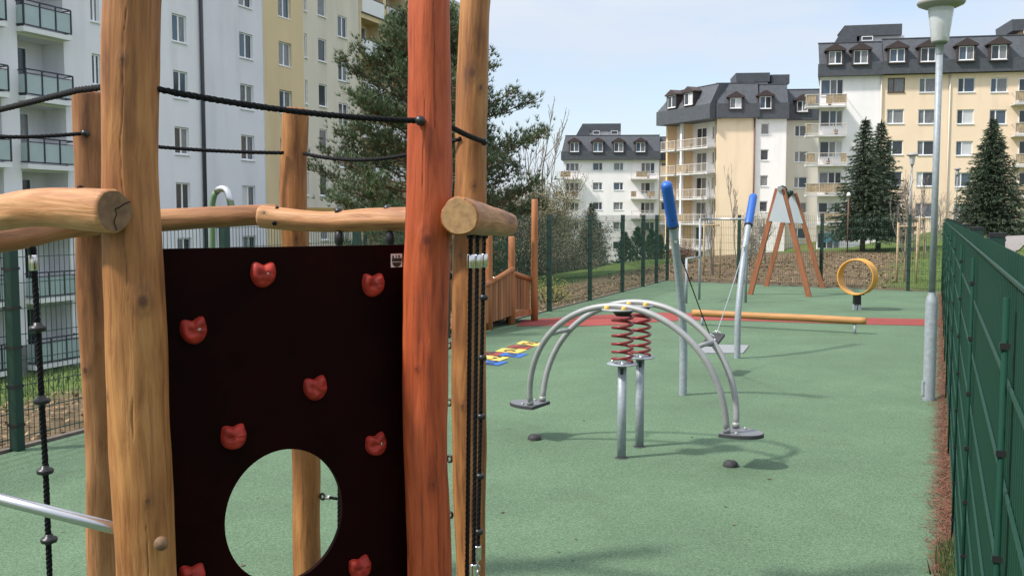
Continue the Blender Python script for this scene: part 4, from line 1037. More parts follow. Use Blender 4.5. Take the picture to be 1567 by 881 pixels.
for side in (-1, 1):
    mb = MB(); mb.tube([arch_pt(i/48, side) for i in range(49)], .0235, 14); mb.build('arch_tube', M['galv_paint'], ssw)
    mb = MB(); c = arch_pt(.5, side)-Z*.028; mb.lathe([(0, 0), (.12, 0), (.128, .006), (.12, .012), (0, .012)], c-Z*.004, 28); tp_ = mb.build('top_plate', M['galv_paint'], ssw)
    mb = MB()
    for s_ in (-1, 1):
        for q_ in (-1, 1): mb.lathe([(.019, 0), (.02, .014), (.012, .024), (0, .026)], c+ax*(.07*s_)+lat*(.055*q_)+Z*.008, 12)
    mb.build('yellow_cap', M['yellow_cap'], tp_)
for t_ in (.235, .765):
    mb = MB(); a, b2 = arch_pt(t_, -1), arch_pt(t_, 1); mb.tube([a, a.lerp(b2, .5)+Z*.004, b2], .017, 10); mb.build('cross_tube', M['galv_paint'], ssw)
for t_, sg in ((0, -1), (1, 1)):
    c = (arch_pt(t_, -1)+arch_pt(t_, 1))/2-Z*.012; mb = MB(); ns = 22
    loop = [c+lat*(-.145)-ax*(.045*sg), c+lat*(.145)-ax*(.045*sg)]+[c+lat*(.145*math.cos(pi*i/ns))+ax*(sg*(.02+.215*math.sin(pi*i/ns))) for i in range(ns+1)]
    n_ = len(loop)
    for z0, z1, m_ in ((-.022, .0, 0), (.0, .006, 1)):
        mb.cur = m_; k_ = 1.0 if m_ == 0 else .97
        pp = [c+(p-c)*k_ for p in loop]
        f_ = [tuple(range(n_)), tuple(range(2*n_-1, n_-1, -1))]+[(i, i+n_, (i+1) % n_+n_, (i+1) % n_) for i in range(n_)]
        mb.add([p+Z*z1 for p in pp]+[p+Z*(z0+.0005) for p in pp], f_)
    fo = mb.build('foot_plate', [M['rubber_black'], mat('grey tread plate', (.17, .175, .185), .5, .4, var=.15, scale=60)], ssw)
    mb = MB()
    for q_ in (-1, 1): mb.tube([arch_pt(t_, q_)-Z*.0, arch_pt(t_, q_)+Z*.035], .027, 14); mb.lathe([(.012, 0), (.012, .012), (0, .014)], arch_pt(t_, q_)*1+ax*(.07*sg)-Z*.005, 8)
    mb.build('socket', M['galv_paint'], fo)
for (px, py, lb) in ((818, 672, 'black rubber bumper on the green ground under the left foot plate of the seesaw'), (1118, 713, 'black rubber bumper on the green ground under the right foot plate of the seesaw')):
    mb = MB(); mb.lathe([(.052, -.01), (.055, .012), (.05, .028), (.036, .04), (.0, .044)], gnd(px, py), 20); tag(mb.build('rubber_bumper', M['rubber_black']), lb, 'bumper', 'rubber bumpers of the seesaw')

# ------------------------------------------------------------------ rope swing between two leaning poles
B1 = gnd(1045, 604); B2 = gnd(1128, 548); sx = Vector((B2.x-B1.x, B2.y-B1.y, 0)).normalized()
sw = thing('pole_swing', 'swing hung between two leaning steel poles with blue sleeves', 'swing', (B1+B2)/2)
seat_c = (B1+B2)/2+Z*.40
for B, sg, topz, lean in ((B1, -1, 2.08, .72), (B2, 1, 2.05, .92)):
    mb = MB(); pts = []; rr = []
    def pole(z_):
        q = max(0, z_-.45)/(topz-.45); return B+sx*(sg*lean*(q**1.55))+Z*z_
    zc = topz-.37
    mb.tube([pole(z_) for z_ in [-.05]+[i*zc/16 for i in range(17)]+[zc+.05]], .040, 20); po = mb.build('pole', M['galv'], sw)
    mb = MB(); zs_ = [zc+(topz-zc)*i/8 for i in range(9)]
    mb.tube([pole(z_) for z_ in [zc-.01]+zs_+[topz+.018, topz+.028]], [.050, .054]+[.053]*8+[.044, .02], 22); ca = mb.build('sleeve', M['blue_cap'], sw)
    mb = MB(); p = pole(zc+.05); mb.tube([p-Vector((0, .06, 0)), p+Vector((0, .06, 0))], .012, 10); mb.tube([pole(zc-.012), pole(zc+.004)], .056, 18); mb.build('bolt', M['black'], ca)
    hk = pole(1.40 if sg > 0 else 1.55); mb = MB(); mb.tube([hk+Vector((.0, -.055, 0)), hk+Vector((0, .055, 0))], .014, 10); 
    inn = -sx*sg; mb.tube([hk+inn*.03+Z*.02, hk+inn*.075+Z*.02, hk+inn*.085-Z*.01, hk+inn*.06-Z*.03], .008, 8); mb.build('hook', M['chrome'], po)
    ea = seat_c+sx*(sg*.17)+Z*.06
    mb = MB(); mb.tube(sag(hk+inn*.07-Z*.02, ea, .02), .006, 8); mb.build('hanger', M['rope'] if sg < 0 else M['galv'], sw)
sy = Vector((-sx.y, sx.x, 0)); tl = (sx+Z*.16).normalized(); tn_ = tl.cross(sy)
mb = MB(); mb.box(seat_c, (.42, .17, .028), tl, sy, tl.cross(sy)); mb.box(seat_c-Z*.02, (.36, .12, .02), tl, sy, tl.cross(sy)); se = mb.build('seat', M['rubber_black'], sw)
mb = MB()
for sg in (-1, 1): 
    c = seat_c+sx*(sg*.17)+Z*.03; mb.tube([c+sy*(.05*math.cos(q*pi/4))+Z*(.05*math.sin(q*pi/4)) for q in range(5)], .007, 8); mb.tube([c-sy*.05, c-sy*.05-Z*.03], .007, 8)
mb.build('bracket', M['chrome'], se)
mb = MB(); qs = [gnd(1069, 533.5), gnd(1080, 541), gnd(1137, 541), gnd(1146, 529), gnd(1086, 528)]
mb.add([p+Z*.012 for p in qs]+[p-Z*.02 for p in qs], [(0, 1, 2, 3, 4)]+[(i, i+5, (i+1) % 5+5, (i+1) % 5) for i in range(5)])
tag(mb.build('ground_mat', mat('pale grey mat', (.22, .23, .235), .8, var=.1, scale=20)), 'pale grey mat on the green ground beneath the pole swing', 'mat')

# ------------------------------------------------------------------ turning bars
tb = thing('turning_bars', 'thin galvanised turning bars behind the pole swing', 'gym bars', gnd(1070, 458.5))
g1 = gnd(1050, 464); g2 = gnd(1070, 458.5); g3 = gnd(1141, 463)
for p, h in ((g1, .93), (g2, 1.74), (g3, 1.74)):
    mb = MB(); mb.tube([p-Z*.03, p+Z*h], .027, 12); mb.build('post', M['galv'], tb)
for a, b2, h in ((g1, g2, .92), (g2, g3, 1.73)):
    mb = MB(); mb.tube([a+Z*h, b2+Z*h], .021, 12); mb.build('bar', M['steel'], tb)
# ------------------------------------------------------------------ timber A frame swing
A1 = gnd(1148, 450.5); A2 = gnd(1238, 454); A3 = gnd(1172.6, 438); A4 = gnd(1258.5, 440.5)
af = thing('timber_swing', 'brown timber A-frame swing with its seat tied up at the beam', 'swing', (A1+A2+A3+A4)/4)
apx = []
for a, b2, pl in ((A1, A2, (1194, 289)), (A3, A4, (1213, 296))):
    d = ((a+b2)/2).y; T = at(pl[0], pl[1], d); apx.append(T); lx = (b2-a).normalized(); ny = Vector((-lx.y, lx.x, 0))
    for B, sg in ((a, -1), (b2, 1)):
        top_ = T+lx*(.055*sg); dv = (top_-B); le = dv.length; dv.normalize(); mb = MB()
        xx = (lx-dv*lx.dot(dv)).normalized(); mb.box((B+top_)/2-dv*.03, (.105, .105, le+.06), xx, dv.cross(xx), dv); lg = mb.build('leg', M['aframe'], af)
    def lp_(t_, sg): B = a if sg < 0 else b2; return (T+lx*(.055*sg)).lerp(B, t_)
    mb = MB(); th_ = .004
    q = [lp_(.0, -1)+lx*.02, lp_(.30, -1)+lx*.0, lp_(.32, 1)-lx*.0, lp_(.0, 1)-lx*.02]
    off = -ny*.062
    mb.add([p+off for p in q]+[p+off-ny*.006 for p in q], [(0, 1, 2, 3), (7, 6, 5, 4), (0, 4, 5, 1), (1, 5, 6, 2), (2, 6, 7, 3), (3, 7, 4, 0)])
    mb.build('gusset_plate', mat('pale steel plate', (.42, .46, .48), .5, .3, var=.05, scale=4), af)
bd_ = (apx[1]-apx[0]).normalized()
mb = MB(); mb.tube([apx[0]-bd_*.12+Z*.0, apx[1]+bd_*.12+Z*.0], .055, 14); mb.build('crossbeam', M['galv_paint'], af)
mb = MB(); rg3 = random.Random(5)
for i in range(5):
    c = apx[0].lerp(apx[1], .2+.13*i); mb.tube([c+Vector((.09*math.cos(q*pi/4+i), .05*math.sin(i+q), .085*math.sin(q*pi/4)-.03*i*.5)) for q in range(9)], .022, 8)
mb.build('swing_seat', mat('dark green rubber', (.03, .05, .04), .6), af)
# ------------------------------------------------------------------ balance beam
bbA = gnd(1074, 497.5); bbB = gnd(1309, 511)
ba = thing('balance_beam', 'pale timber balance beam on short steel feet beside the red track', 'balance beam', (bbA+bbB)/2)
e0 = at(1060, 478.5, bbA.y+.03); e1_ = at(1325.5, 491, bbB.y-.03)
mb = MB(); mb.tube([e0.lerp(e1_, i/30)+Vector((0, 0, .002*math.sin(i*.4))) for i in range(31)], [.056+.001*math.sin(i*.6) for i in range(31)], 20); mb.build('beam', M['beam_wood'], ba)
for p, t_ in ((bbA, .06), (bbB, .94)):
    mb = MB(); q = e0.lerp(e1_, t_); mb.tube([Vector((q.x, q.y, -.03)), Vector((q.x, q.y, q.z-.045))], .022, 12); mb.build('foot', M['galv'], ba)
# ------------------------------------------------------------------ yellow ring
rb = gnd(1311, 474); yr = thing('crawl_ring', 'yellow ring tunnel standing on a short black post', 'play ring', rb)
axd = Vector((.6, .8, 0)).normalized(); rc_ = rb+Z*.635
mb = MB(); mb.lathe([(.325, -.15), (.345, -.155), (.347, -.13), (.338, -.12), (.338, .12), (.347, .13), (.345, .155), (.325, .15), (.320, .1), (.320, -.1), (.325, -.15)], rc_, 56, axd); mb.build('ring', M['yellow_ring'], yr)
mb = MB(); mb.box(rb+Z*.20, (.13, .10, .20), taper=.95); mb.box(rb+Z*.30, (.22, .16, .02)); mb.build('rubber_block', M['black'], yr)
mb = MB(); mb.box(rb+Z*.05+Vector((-.045, 0, 0)), (.05, .09, .12)); mb.box(rb+Z*.045+Vector((.04, -.02, 0)), (.05, .09, .11)); mb.build('foot', M['galv'], yr)

# ------------------------------------------------------------------ lamps
lb0 = gnd(1421, 612)
def lamp(loc, label, sc=1.0, group='street lamps'):
    o = thing('street_lamp', label, 'street lamp', loc, group); l = Vector(loc)
    mb = MB(); mb.lathe([(.058, -.02), (.058, .95), (.052, 1.0), (.034, 1.04), (.033, 1.06)], l, 24); mb.box(l+Vector((-.058, .0, .12)), (.02, .05, .14)); mb.build('sleeve', M['galv'], o)
    mb = MB(); mb.tube([l+Z*1.03, l+Z*3.41], .031, 18); mb.lathe([(.033, 3.330), (.037, 3.340), (.037, 3.5), (.06, 3.430), (.075, 3.450)], l, 24); mb.build('pole', M['galv'], o)
    mb = MB(); mb.lathe([(.0, 3.445), (.072, 3.445), (.078, 3.460), (.118, 3.770), (.118, 3.9)], l, 32); mb.build('lamp_glass', M['lampglass'], o)
    mb = MB(); mb.lathe([(.02, 3.450), (.02, 3.550), (.027, 3.590), (.02, 3.630), (0, 3.635)], l, 14); mb.build('bulb', M['rubber_black'], o)
    mb = MB(); mb.lathe([(.10, 3.765), (.15, 3.770), (.205, 3.795), (.218, 3.815), (.212, 3.830), (.16, 3.875), (.08, 3.900), (0, 3.905)], l, 36); mb.build('lamp_cap', M['lampcap'], o)
    return o
l0 = lamp(lb0, 'grey street lamp with milky shade standing on the playground near the right fence')
p = at(1393.5, 330, 38); tree_copy(l0, (p.x, p.y, gz(p.x, p.y)+.12), 0, 'farther street lamp between the two spruces, behind the young tree with stakes')
p = at(1463, 330, 62); tree_copy(l0, (p.x, p.y, .9), 0, 'thin distant street lamp just left of the large right-hand spruce')
p = at(1298, 330, 43); rp = thing('marker_pole', 'thin rusty pole with white ball top in front of the paired spruces', 'pole', (p.x, p.y, gz(p.x, p.y)))
mb = MB(); bb = Vector((p.x, p.y, gz(p.x, p.y)-.1)); mb.tube([bb, bb+Z*2.55], .035, 8); mb.build('pole', M['rust'], rp); mb = MB(); mb.lathe([(0, 0), (.07, .02), (.09, .1), (.05, .18), (0, .2)], bb+Z*2.53, 12); mb.build('ball', M['white_paint'], rp)
# green J-shaped pole on the left
p = at(323, 330, 8.9); jp = thing('bent_pole', 'green pole with bent bright steel top behind the log beam', 'pole', (p.x, p.y, 0))
base = Vector((p.x, p.y, 0))
T1 = at(325, 312, 8.9); T2 = at(331, 293, 8.88); T3 = at(340, 288.5, 8.85); T4 = at(348, 293, 8.82); T5 = at(354, 316, 8.8)
mb = MB(); mb.tube([base-Z*.05, Vector((base.x, base.y, 1.2)), T1, at(327.5, 300, 8.89), T2], .027, 14); mb.build('pole', M['green_pole'], jp)
mb = MB(); mb.tube([T2-Z*.004, at(335, 289.5, 8.87), T3, at(345, 289.5, 8.84), T4, at(351, 302, 8.81), T5], .031, 14); mb.build('curved_top', M['steel'], jp)

# ------------------------------------------------------------------ plank bridge behind the climbing frame
W1 = gnd(818, 490.5); W2 = gnd(783, 496.5); W3 = gnd(748.5, 504.5); 
dirb = (W1-W3).normalized(); W0 = W3-dirb*.95; sideb = Vector((-dirb.y, dirb.x, 0))
wb = thing('wooden_bridge', 'orange-brown plank bridge with posts and plank railings beside the log frame', 'play bridge', (W2+sideb*.6))
posts = [(W1, 2.08), (W2, 1.46), (W3, 1.95), (W0, 1.5)]
for i, (Wp, h) in enumerate(posts):
    for s_ in (0, 1.25):
        B = Wp+sideb*s_; hh = h if s_ == 0 else h*.8
        mb = MB(); mb.tube([B-Z*.05, B+Z*.5+sideb*.008, B+Z*hh*.8, B+Z*(hh-.01), B+Z*hh], [.062, .06, .056, .055, .045], 8); mb.build('post', M['post_wood'], wb)
def rail_seg(a, b2, z0a, z0b, z1a, z1b, off):
    d = (b2-a); L_ = d.length; d.normalize(); n = Vector((-d.y, d.x, 0)); mb = MB(); k_ = int((L_-.12)/.098)
    for i in range(k_):
        t_ = (i+.5)/k_; c = a.lerp(b2, .06/L_+t_*(1-.12/L_))+n*off; za, zb = lerp(z0a, z0b, t_), lerp(z1a, z1b, t_)
        mb.box(c+Z*((za+zb)/2), (.088, .024, zb-za), (d+Z*rnd.uniform(-.02, .02)), n, t=rnd.random())
    mb.build('plank_railing', M['plank'], wb)
    mb = MB(); A = a+n*(off-.01)+Z*(z1a+.03); B = b2+n*(off-.01)+Z*(z1b+.03); mb.tube([A, B], .042, 10); mb.build('handrail', M['post_wood'], wb)
rail_seg(W3, W2, .12, .16, .72, .90, -.02); rail_seg(W2, W1, .24, .20, .84, .68, .07); rail_seg(W0, W3, .1, .12, .6, .72, -.02)
for a, b2 in ((W3, W2), (W2, W1), (W0, W3)): rail_seg(a+sideb*1.25, b2+sideb*1.25, .12, .16, .75, .75, .02)
mb = MB(); k_ = 26
for i in range(k_):
    t_ = (i+.5)/k_; c = W0.lerp(W1, t_)+sideb*.625; mb.box(c+Z*(.12+.05*math.sin(pi*t_)), (.095, 1.12, .035), dirb, sideb, t=rnd.random())
mb.build('deck', M['plank'], wb)
mb = MB(); mb.box((W2+W1)/2+Z*.16+sideb*.02, ((W1-W2).length-.13, .05, .10), dirb, sideb); mb.build('side_board', M['post_wood'], wb)

# ------------------------------------------------------------------ hopscotch
hc = thing('hopscotch', 'yellow, red and blue hopscotch tiles set into the green ground', 'hopscotch', gnd(770, 540))
tiles = [('yellow_rubber', ((790, 526), (799, 522), (831.5, 525), (821, 529.7)), '8'), ('red_rubber', ((775.5, 531.6), (784.5, 527.8), (817.5, 530), (807, 534.8)), '7'),
         ('yellow_rubber', ((757.5, 538), (769, 533), (807, 535), (792.5, 540.8)), '6'), ('blue_rubber', ((761, 543.8), (771.5, 540), (809, 542), (794.5, 547.6)), '5'),
         ('red_rubber', ((722, 542.5), (731, 537.5), (771, 539.8), (761, 544.6)), '4'), ('yellow_rubber', ((733, 549), (741, 544), (779.5, 547.3), (764, 552.8)), '3'), ('blue_rubber', ((728, 556), (737, 551.5), (778, 554), (762, 559.8)), '2')]
for i, (m, q, dg) in enumerate(tiles):
    P4 = [gnd(*p) for p in q]; z_ = .004+.0007*i; mb = MB()
    for p in P4: p.z = z_
    mb.add([P4[0], P4[3], P4[2], P4[1]], [(0, 1, 2, 3)]); ti = mb.build('tile', M[m], hc)
    cu = bpy.data.curves.new('numeral', 'FONT'); cu.body = dg; cu.align_x = 'CENTER'; cu.align_y = 'CENTER'; cu.size = .42
    to = bpy.data.objects.new('numeral', cu); C.objects.link(to); dg_ = bpy.context.evaluated_depsgraph_get(); me = bpy.data.meshes.new_from_object(to.evaluated_get(dg_)); bpy.data.objects.remove(to)
    me.materials.clear(); me.materials.append(M['mark']); no = bpy.data.objects.new('numeral', me); C.objects.link(no); no.parent = ti
    cc = sum(P4, Vector())/4; no.location = cc+Z*.003-hc.location; no.rotation_euler = (0, 0, math.atan2(P4[2].y-P4[1].y, P4[2].x-P4[1].x)+pi*.5*0)

# ------------------------------------------------------------------ trees and plants
def fan(mb, p, d, length, n, width, spread, rn, t):
    d = d.normalized(); u = d.orthogonal().normalized(); w = d.cross(u)
    for i in range(n):
        a = rn.uniform(0, 6.283); s_ = rn.uniform(.2, 1)*spread
        v = (d+(u*math.cos(a)+w*math.sin(a))*s_).normalized()*length*rn.uniform(.65, 1.1); q = v.cross(Vector((rn.uniform(-1, 1), rn.uniform(-1, 1), rn.uniform(-1, 1))))
        if q.length < 1e-6: continue
        q.normalize(); q *= width
        b_ = p+v*.05; mb.add([b_-q, b_+q, p+v], [(0, 1, 2)], min(1, max(0, t+rn.uniform(-.2, .2))))
def spruce(label, loc, h, r, seed, m='spruce', trunk_h=.12, dens=1.0, group=None, blade=(.2, .02), ragged=.36):
    rn = random.Random(seed); o = thing('spruce_tree', label, 'tree', loc, group); B = Vector(loc)
    mb = MB(); mb.tube([B-Z*.2, B+Z*h*.3, B+Z*h*.97], [.022*h, .017*h, .004*h], 10); mb.build('trunk', M['bark'], o)
    mb = MB(); lv = int(30*dens)
    for i in range(lv):
        t_ = i/lv; z_ = h*(trunk_h+(1-trunk_h)*t_*.985); R_ = r*((1-t_)**.85)*(.92+.08*math.sin(i*2.1))+.04*h*.3*(1-t_)
        nb = max(5, int((13-6*t_)*dens)); ph = rn.uniform(0, 6.28)
        for b_ in range(nb):
            a = ph+6.283*b_/nb+rn.uniform(-.2, .2); L_ = R_*rn.uniform(1-ragged, 1+ragged*.6); dv = Vector((math.cos(a), math.sin(a), 0)); tb_ = rn.uniform(.1, .9)
            k_ = max(3, int(L_/(.085*h/6)))
            for q in range(k_+1):
                s_ = (q+rn.random()*.6)/(k_+.6); zz = z_-L_*.42*s_+L_*.22*s_*s_+rn.uniform(-.03, .03)
                p_ = B+dv*(L_*s_)+Z*zz; lat_ = Vector((-dv.y, dv.x, 0))*rn.uniform(-1, 1)*(.26*L_*(1-s_*.55)); p2_ = p_+lat_
                fan(mb, p2_, (dv*.9+lat_*1.2+Z*rn.uniform(-.6, .15)), blade[0]*h/6*rn.uniform(.8, 1.3), 6, blade[1]*h/6, .75, rn, tb_*.6+.2+.2*s_)
    for q in range(8): fan(mb, B+Z*h*(.93+.008*q), Z*1.4+Vector((rn.uniform(-.7, .7), rn.uniform(-.7, .7), 0)), .12*h/6, 5, blade[1]*h/6, .8, rn, .5)
    mb.build('crown', M[m], o); return o
def branchy(mb, p, d, L_, r, depth, rn, spread=.6, up=.15, tips=None, nch=(2, 4), shrink=.66, minr=.004):
    k_ = 4; pts = [p]; v = d.normalized()
    for i in range(k_):
        v = (v+Vector((rn.uniform(-1, 1), rn.uniform(-1, 1), rn.uniform(-.6, 1)))*.13+Z*up*.15).normalized(); pts.append(pts[-1]+v*(L_/k_))
    mb.tube(pts, [max(minr, r*(1-.45*i/k_)) for i in range(k_+1)], 6 if r > .02 else 4, caps=False)
    if depth == 0:
        if tips is not None: tips.append((pts[-1], v))
        return
    for q in range(rn.randint(*nch)):
        j = rn.randint(1, k_); b_ = pts[j]; a = rn.uniform(0, 6.283); u = v.orthogonal().normalized(); w = v.cross(u)
        nd = (v+(u*math.cos(a)+w*math.sin(a))*rn.uniform(.45, 1.0)*spread*1.4+Z*up).normalized()
        branchy(mb, b_, nd, L_*shrink*rn.uniform(.75, 1.15), max(minr, r*.55), depth-1, rn, spread, up, tips, nch, shrink, minr)
    branchy(mb, pts[-1], v, L_*shrink, max(minr, r*.6), depth-1, rn, spread, up, tips, nch, shrink, minr)
def leaf_cloud(mb, tips, rn, per, rad, size):
    for (p, d) in tips:
        tb_ = rn.random()
        for i in range(per):
            q = p+Vector((rn.gauss(0, 1), rn.gauss(0, 1), rn.gauss(0, .8)))*rad; a = Vector((rn.uniform(-1, 1), rn.uniform(-1, 1), rn.uniform(-1, 1))).normalized(); b_ = a.orthogonal().normalized()*size*rn.uniform(.5, 1.0)
            a *= size*rn.uniform(.7, 1.3); mb.add([q-a*.5, q+b_*.5, q+a*.5, q-b_*.5], [(0, 1, 2, 3)], min(1, max(0, tb_*.7+rn.uniform(0, .3))))
def bare_tree(name, label, loc, h, seed, depth=4, bark='bark_grey', spread=.5, cat='tree', leaves=None, per=6, lrad=.3, lsize=.12, stems=1, r0=None, up=.25, group=None, minr=.006, nch=(2, 4), shrink=.66):
    rn = random.Random(seed); o = thing(name, label, cat, loc, group); B = Vector(loc); mb = MB(); tips = []
    for s_ in range(stems):
        d = Vector((rn.uniform(-1, 1)*(.08 if stems == 1 else .5), rn.uniform(-1, 1)*(.08 if stems == 1 else .5), 1))
        branchy(mb, B-Z*.1+Vector((rn.uniform(-.2, .2), rn.uniform(-.2, .2), 0))*(stems > 1), d, h*.36, r0 or h*.016, depth, rn, spread, up, tips, nch=nch, minr=minr, shrink=shrink)
    mb.build('trunk', M[bark], o)
    if leaves:
        cm = MB(); leaf_cloud(cm, tips, rn, per, lrad, lsize); cm.build('crown', M[leaves], o)
    return o
def on_ground(px, d, dz=0): 
    q = at(px, 330, d); return (q.x, q.y, gz(q.x, q.y)+dz)

# big pine
def pine(label, loc, ztop, seed):
    rn = random.Random(seed); o = thing('pine_tree', label, 'tree', loc); B = Vector(loc); H = ztop-B.z
    tr = MB(); tpts = [B-Z*.3+Vector((.12*math.sin(i*.9), .1*math.cos(i*.7), i*H/10)) for i in range(11)]; tr.tube(tpts, [.26-.022*i for i in range(11)], 12)
    cr_ = MB(); nl = 90
    for i in range(nl):
        t_ = .10+.88*(i/nl)**.92; z_ = B.z+H*t_; R_ = 3.75*(1-max(0, (t_-.34)/.68)**1.5)*(.72+.28*ss(t_, .10, .36)); a = i*2.4+rn.uniform(-.5, .5); L_ = R_*rn.uniform(.62, 1.08)+.3
        dv = Vector((math.cos(a), math.sin(a), 0)); st = Vector((B.x, B.y, z_)); pts = [st]; rise = rn.uniform(-.06, .16)+.32*t_
        for q in range(1, 9):
            s_ = q/8; pts.append(st+dv*(L_*s_)+Z*(L_*(rise*s_+.22*s_*s_-.10*s_))+Vector((rn.uniform(-1, 1), rn.uniform(-1, 1), rn.uniform(-1, 1)))*.08)
        tr.tube(pts, [.055-.005*q for q in range(9)], 6, caps=False)
        for q in range(2, 9):
            for sub in range(5 if q > 3 else 2):
                sd_ = (dv*rn.uniform(.2, 1)+Vector((-dv.y, dv.x, 0))*rn.uniform(-1.1, 1.1)+Z*rn.uniform(.0, .7)).normalized(); sl = (.45+.55*(1-q/9))*rn.uniform(.6, 1.2)*min(1, L_/2.5+.3)
                e = pts[q]+sd_*sl; tr.tube([pts[q], pts[q]+sd_*sl*.55-Z*.03, e], [.014, .01, .006], 4, caps=False); tb_ = rn.uniform(.15, .75)
                for w_ in range(8):
                    tpos = pts[q].lerp(e, .2+.8*w_/7)+Vector((rn.gauss(0, 1), rn.gauss(0, 1), rn.gauss(0, 1)))*.12; fan(cr_, tpos, sd_*.5+Z*.85+Vector((rn.uniform(-.6, .6), rn.uniform(-.6, .6), 0)), rn.uniform(.15, .26), 9, .0125, 1.0, rn, tb_+.15*(w_/7))
    tr.build('trunk', M['bark_pine'], o); cr_.build('crown', M['pine'], o); return o
q = at(658, 330, 33); pine('large loose pine standing in front of the grey and ochre block', (q.x, q.y, gz(q.x, q.y)), 8.3, 4)

# spruces
spruce('left and taller of the paired dark spruces behind the far fence', on_ground(1321, 44), 6.0, 1.75, 21, 'blue_spruce', .14, 1.2, 'paired spruces')
spruce('right one of the paired dark spruces behind the far fence', on_ground(1345, 45.5), 6.0, 1.75, 22, 'blue_spruce', .14, 1.2, 'paired spruces')
q = on_ground(1515, 60); spruce('broad dark spruce on the right above the green fence and bins', q, 1.8+150/F*60-q[2], 2.6, 23, 'blue_spruce', .10, 1.6, None, (.19, .02), .28)
for px, py_, sd_ in ((1541, 300, 77),): pass
q = on_ground(905, 62); spruce('small dark spruce in front of the white block', (q[0], q[1], 1.8-90/F*62), 4.6, 1.5, 24, 'spruce', .1, 1.2)
q = on_ground(1612, 40); bare_tree('pine_sapling', 'pine branch tips entering at the right edge', (q[0], q[1], q[2]), 4.3, 29, 3, 'bark', .8, 'tree', 'pine', 16, .16, .14)
# low conifers near the white block
for i, (px, w_, h_) in enumerate(((957, .85, 2.2), (976, 1.0, 2.6), (997, 1.0, 2.5), (1011, .8, 2.1))):
    d = 66+i; q = at(px, 330, d); lab = ['leftmost low bushy conifer at the foot of the white block', 'second low conifer from the left at the foot of the white block', 'third low conifer from the left at the foot of the white block', 'rightmost low conifer beside the cream balconies'][i]
    rn = random.Random(50+i); B = Vector((q.x, q.y, 1.8-78/F*d)); o = thing('conifer_shrub', lab, 'shrub', B, 'low conifers by the white block'); mb = MB(); mb.tube([B-Z*.5, B+Z*h_*.8], .05, 6); mb.build('trunk', M['bark'], o); mb = MB()
    for k_ in range(520):
        a = rn.uniform(0, 6.283); t_ = rn.random()**.8; rr = w_*1.15*math.sqrt(rn.random())*(1-t_**1.3)**.9*(.8+.35*math.sin(a*3+i*2+t_*5)); p_ = B+Vector((rr*math.cos(a), rr*math.sin(a), t_*h_)); fan(mb, p_, Vector((math.cos(a)*.6, math.sin(a)*.6, 1)), .26, 6, .025, .6, rn, rn.uniform(.1, .9))
    mb.build('crown', M['spruce'], o)
# bare birch-like tree, brown and olive growth behind the left fence
q = at(838, 330, 75); bare_tree('bare_tree', 'tall pale leafless tree between the pine and the white block', (q.x, q.y, -4.5), 15.2, 31, 5, 'bark_grey', .60, r0=.17, up=.36, minr=.019, nch=(2, 2), shrink=.68)
for i, (px, d, pty, lv, lab, sd_) in enumerate((
    (802, 52, 268, 'olive', 'olive spring tree just right of the pine', 61), (846, 56, 312, 'brownleaf', 'brownish twiggy tree left of the small spruce', 62),
    (757, 50, 300, 'brownleaf', 'brownish tree behind the short log beam', 63), (838, 60, 268, 'olive', 'pale olive tree at the foot of the tall leafless one', 64),
    (822, 47, 325, 'brownleaf', 'dark brownish tree behind the tall bridge post', 66), (866, 66, 352, 'brownleaf', 'loose brown tree against the white block corner', 67), (705, 62, 285, 'olive', 'olive tree behind the large pine', 68), (775, 70, 275, 'olive', 'pale olive tree between the pine and the bridge post', 69))):
    q = on_ground(px, d); zt_ = 1.8+(330-pty)/F*d
    bare_tree('spring_tree', lab, q, (zt_-q[2])/.9, sd_, 4, 'bark', .72, 'tree', lv, 17, .24, .085, 3, .07, .1, 'trees with first leaves', minr=.008)
for i, (px, d, w_, h_, m_, lab) in enumerate(((866, 40, 1.7, 1.25, 'brownleaf', 'dark low shrub on the slope left of the small spruce'), (1030, 60, .9, 1.0, 'yellowbush', 'yellowish low bush left of the leaning blue pole'), (893, 58, 1.5, 1.0, 'hedge', 'brown twiggy hedge under the small spruce'),
                                      (843, 20.7, .35, .35, 'yellowbush', 'small yellow-green plant at the foot of the bridge fence'), (1540, 72, 4.5, 1.3, 'hedge', 'reddish brown hedge at the right edge under the spruce'), (1045, 40, .6, .7, 'hedge', 'small brown bush behind the leaning blue pole'), (1600, 70, 4, 1.2, 'hedge', 'reddish hedge past the right edge'))):
    q = on_ground(px, d); rn = random.Random(80+i); B = Vector(q); o = thing('shrub', lab, 'shrub', B); st = MB(); lf_ = MB()
    for k_ in range(40): 
        a = rn.uniform(0, 6.283); rr = rn.random(); e = B+Vector((math.cos(a)*rr*w_, math.sin(a)*rr*w_*.6, h_*math.sqrt(max(.05, 1-rr*rr))*rn.uniform(.7, 1.05))); st.tube([B+(e-B)*Vector((1, 1, 0)).length*0+Vector((math.cos(a), math.sin(a)*.6, 0))*rr*w_*.6, e], [.015, .006], 4, caps=False)
        leaf_cloud(lf_, [(e, Z), (B.lerp(e, .75), Z)], rn, 16, .16*max(1, w_*.5), .06 if d > 30 else .03)
    st.build('stems', M['bark'], o); lf_.build('foliage', M[m_], o)
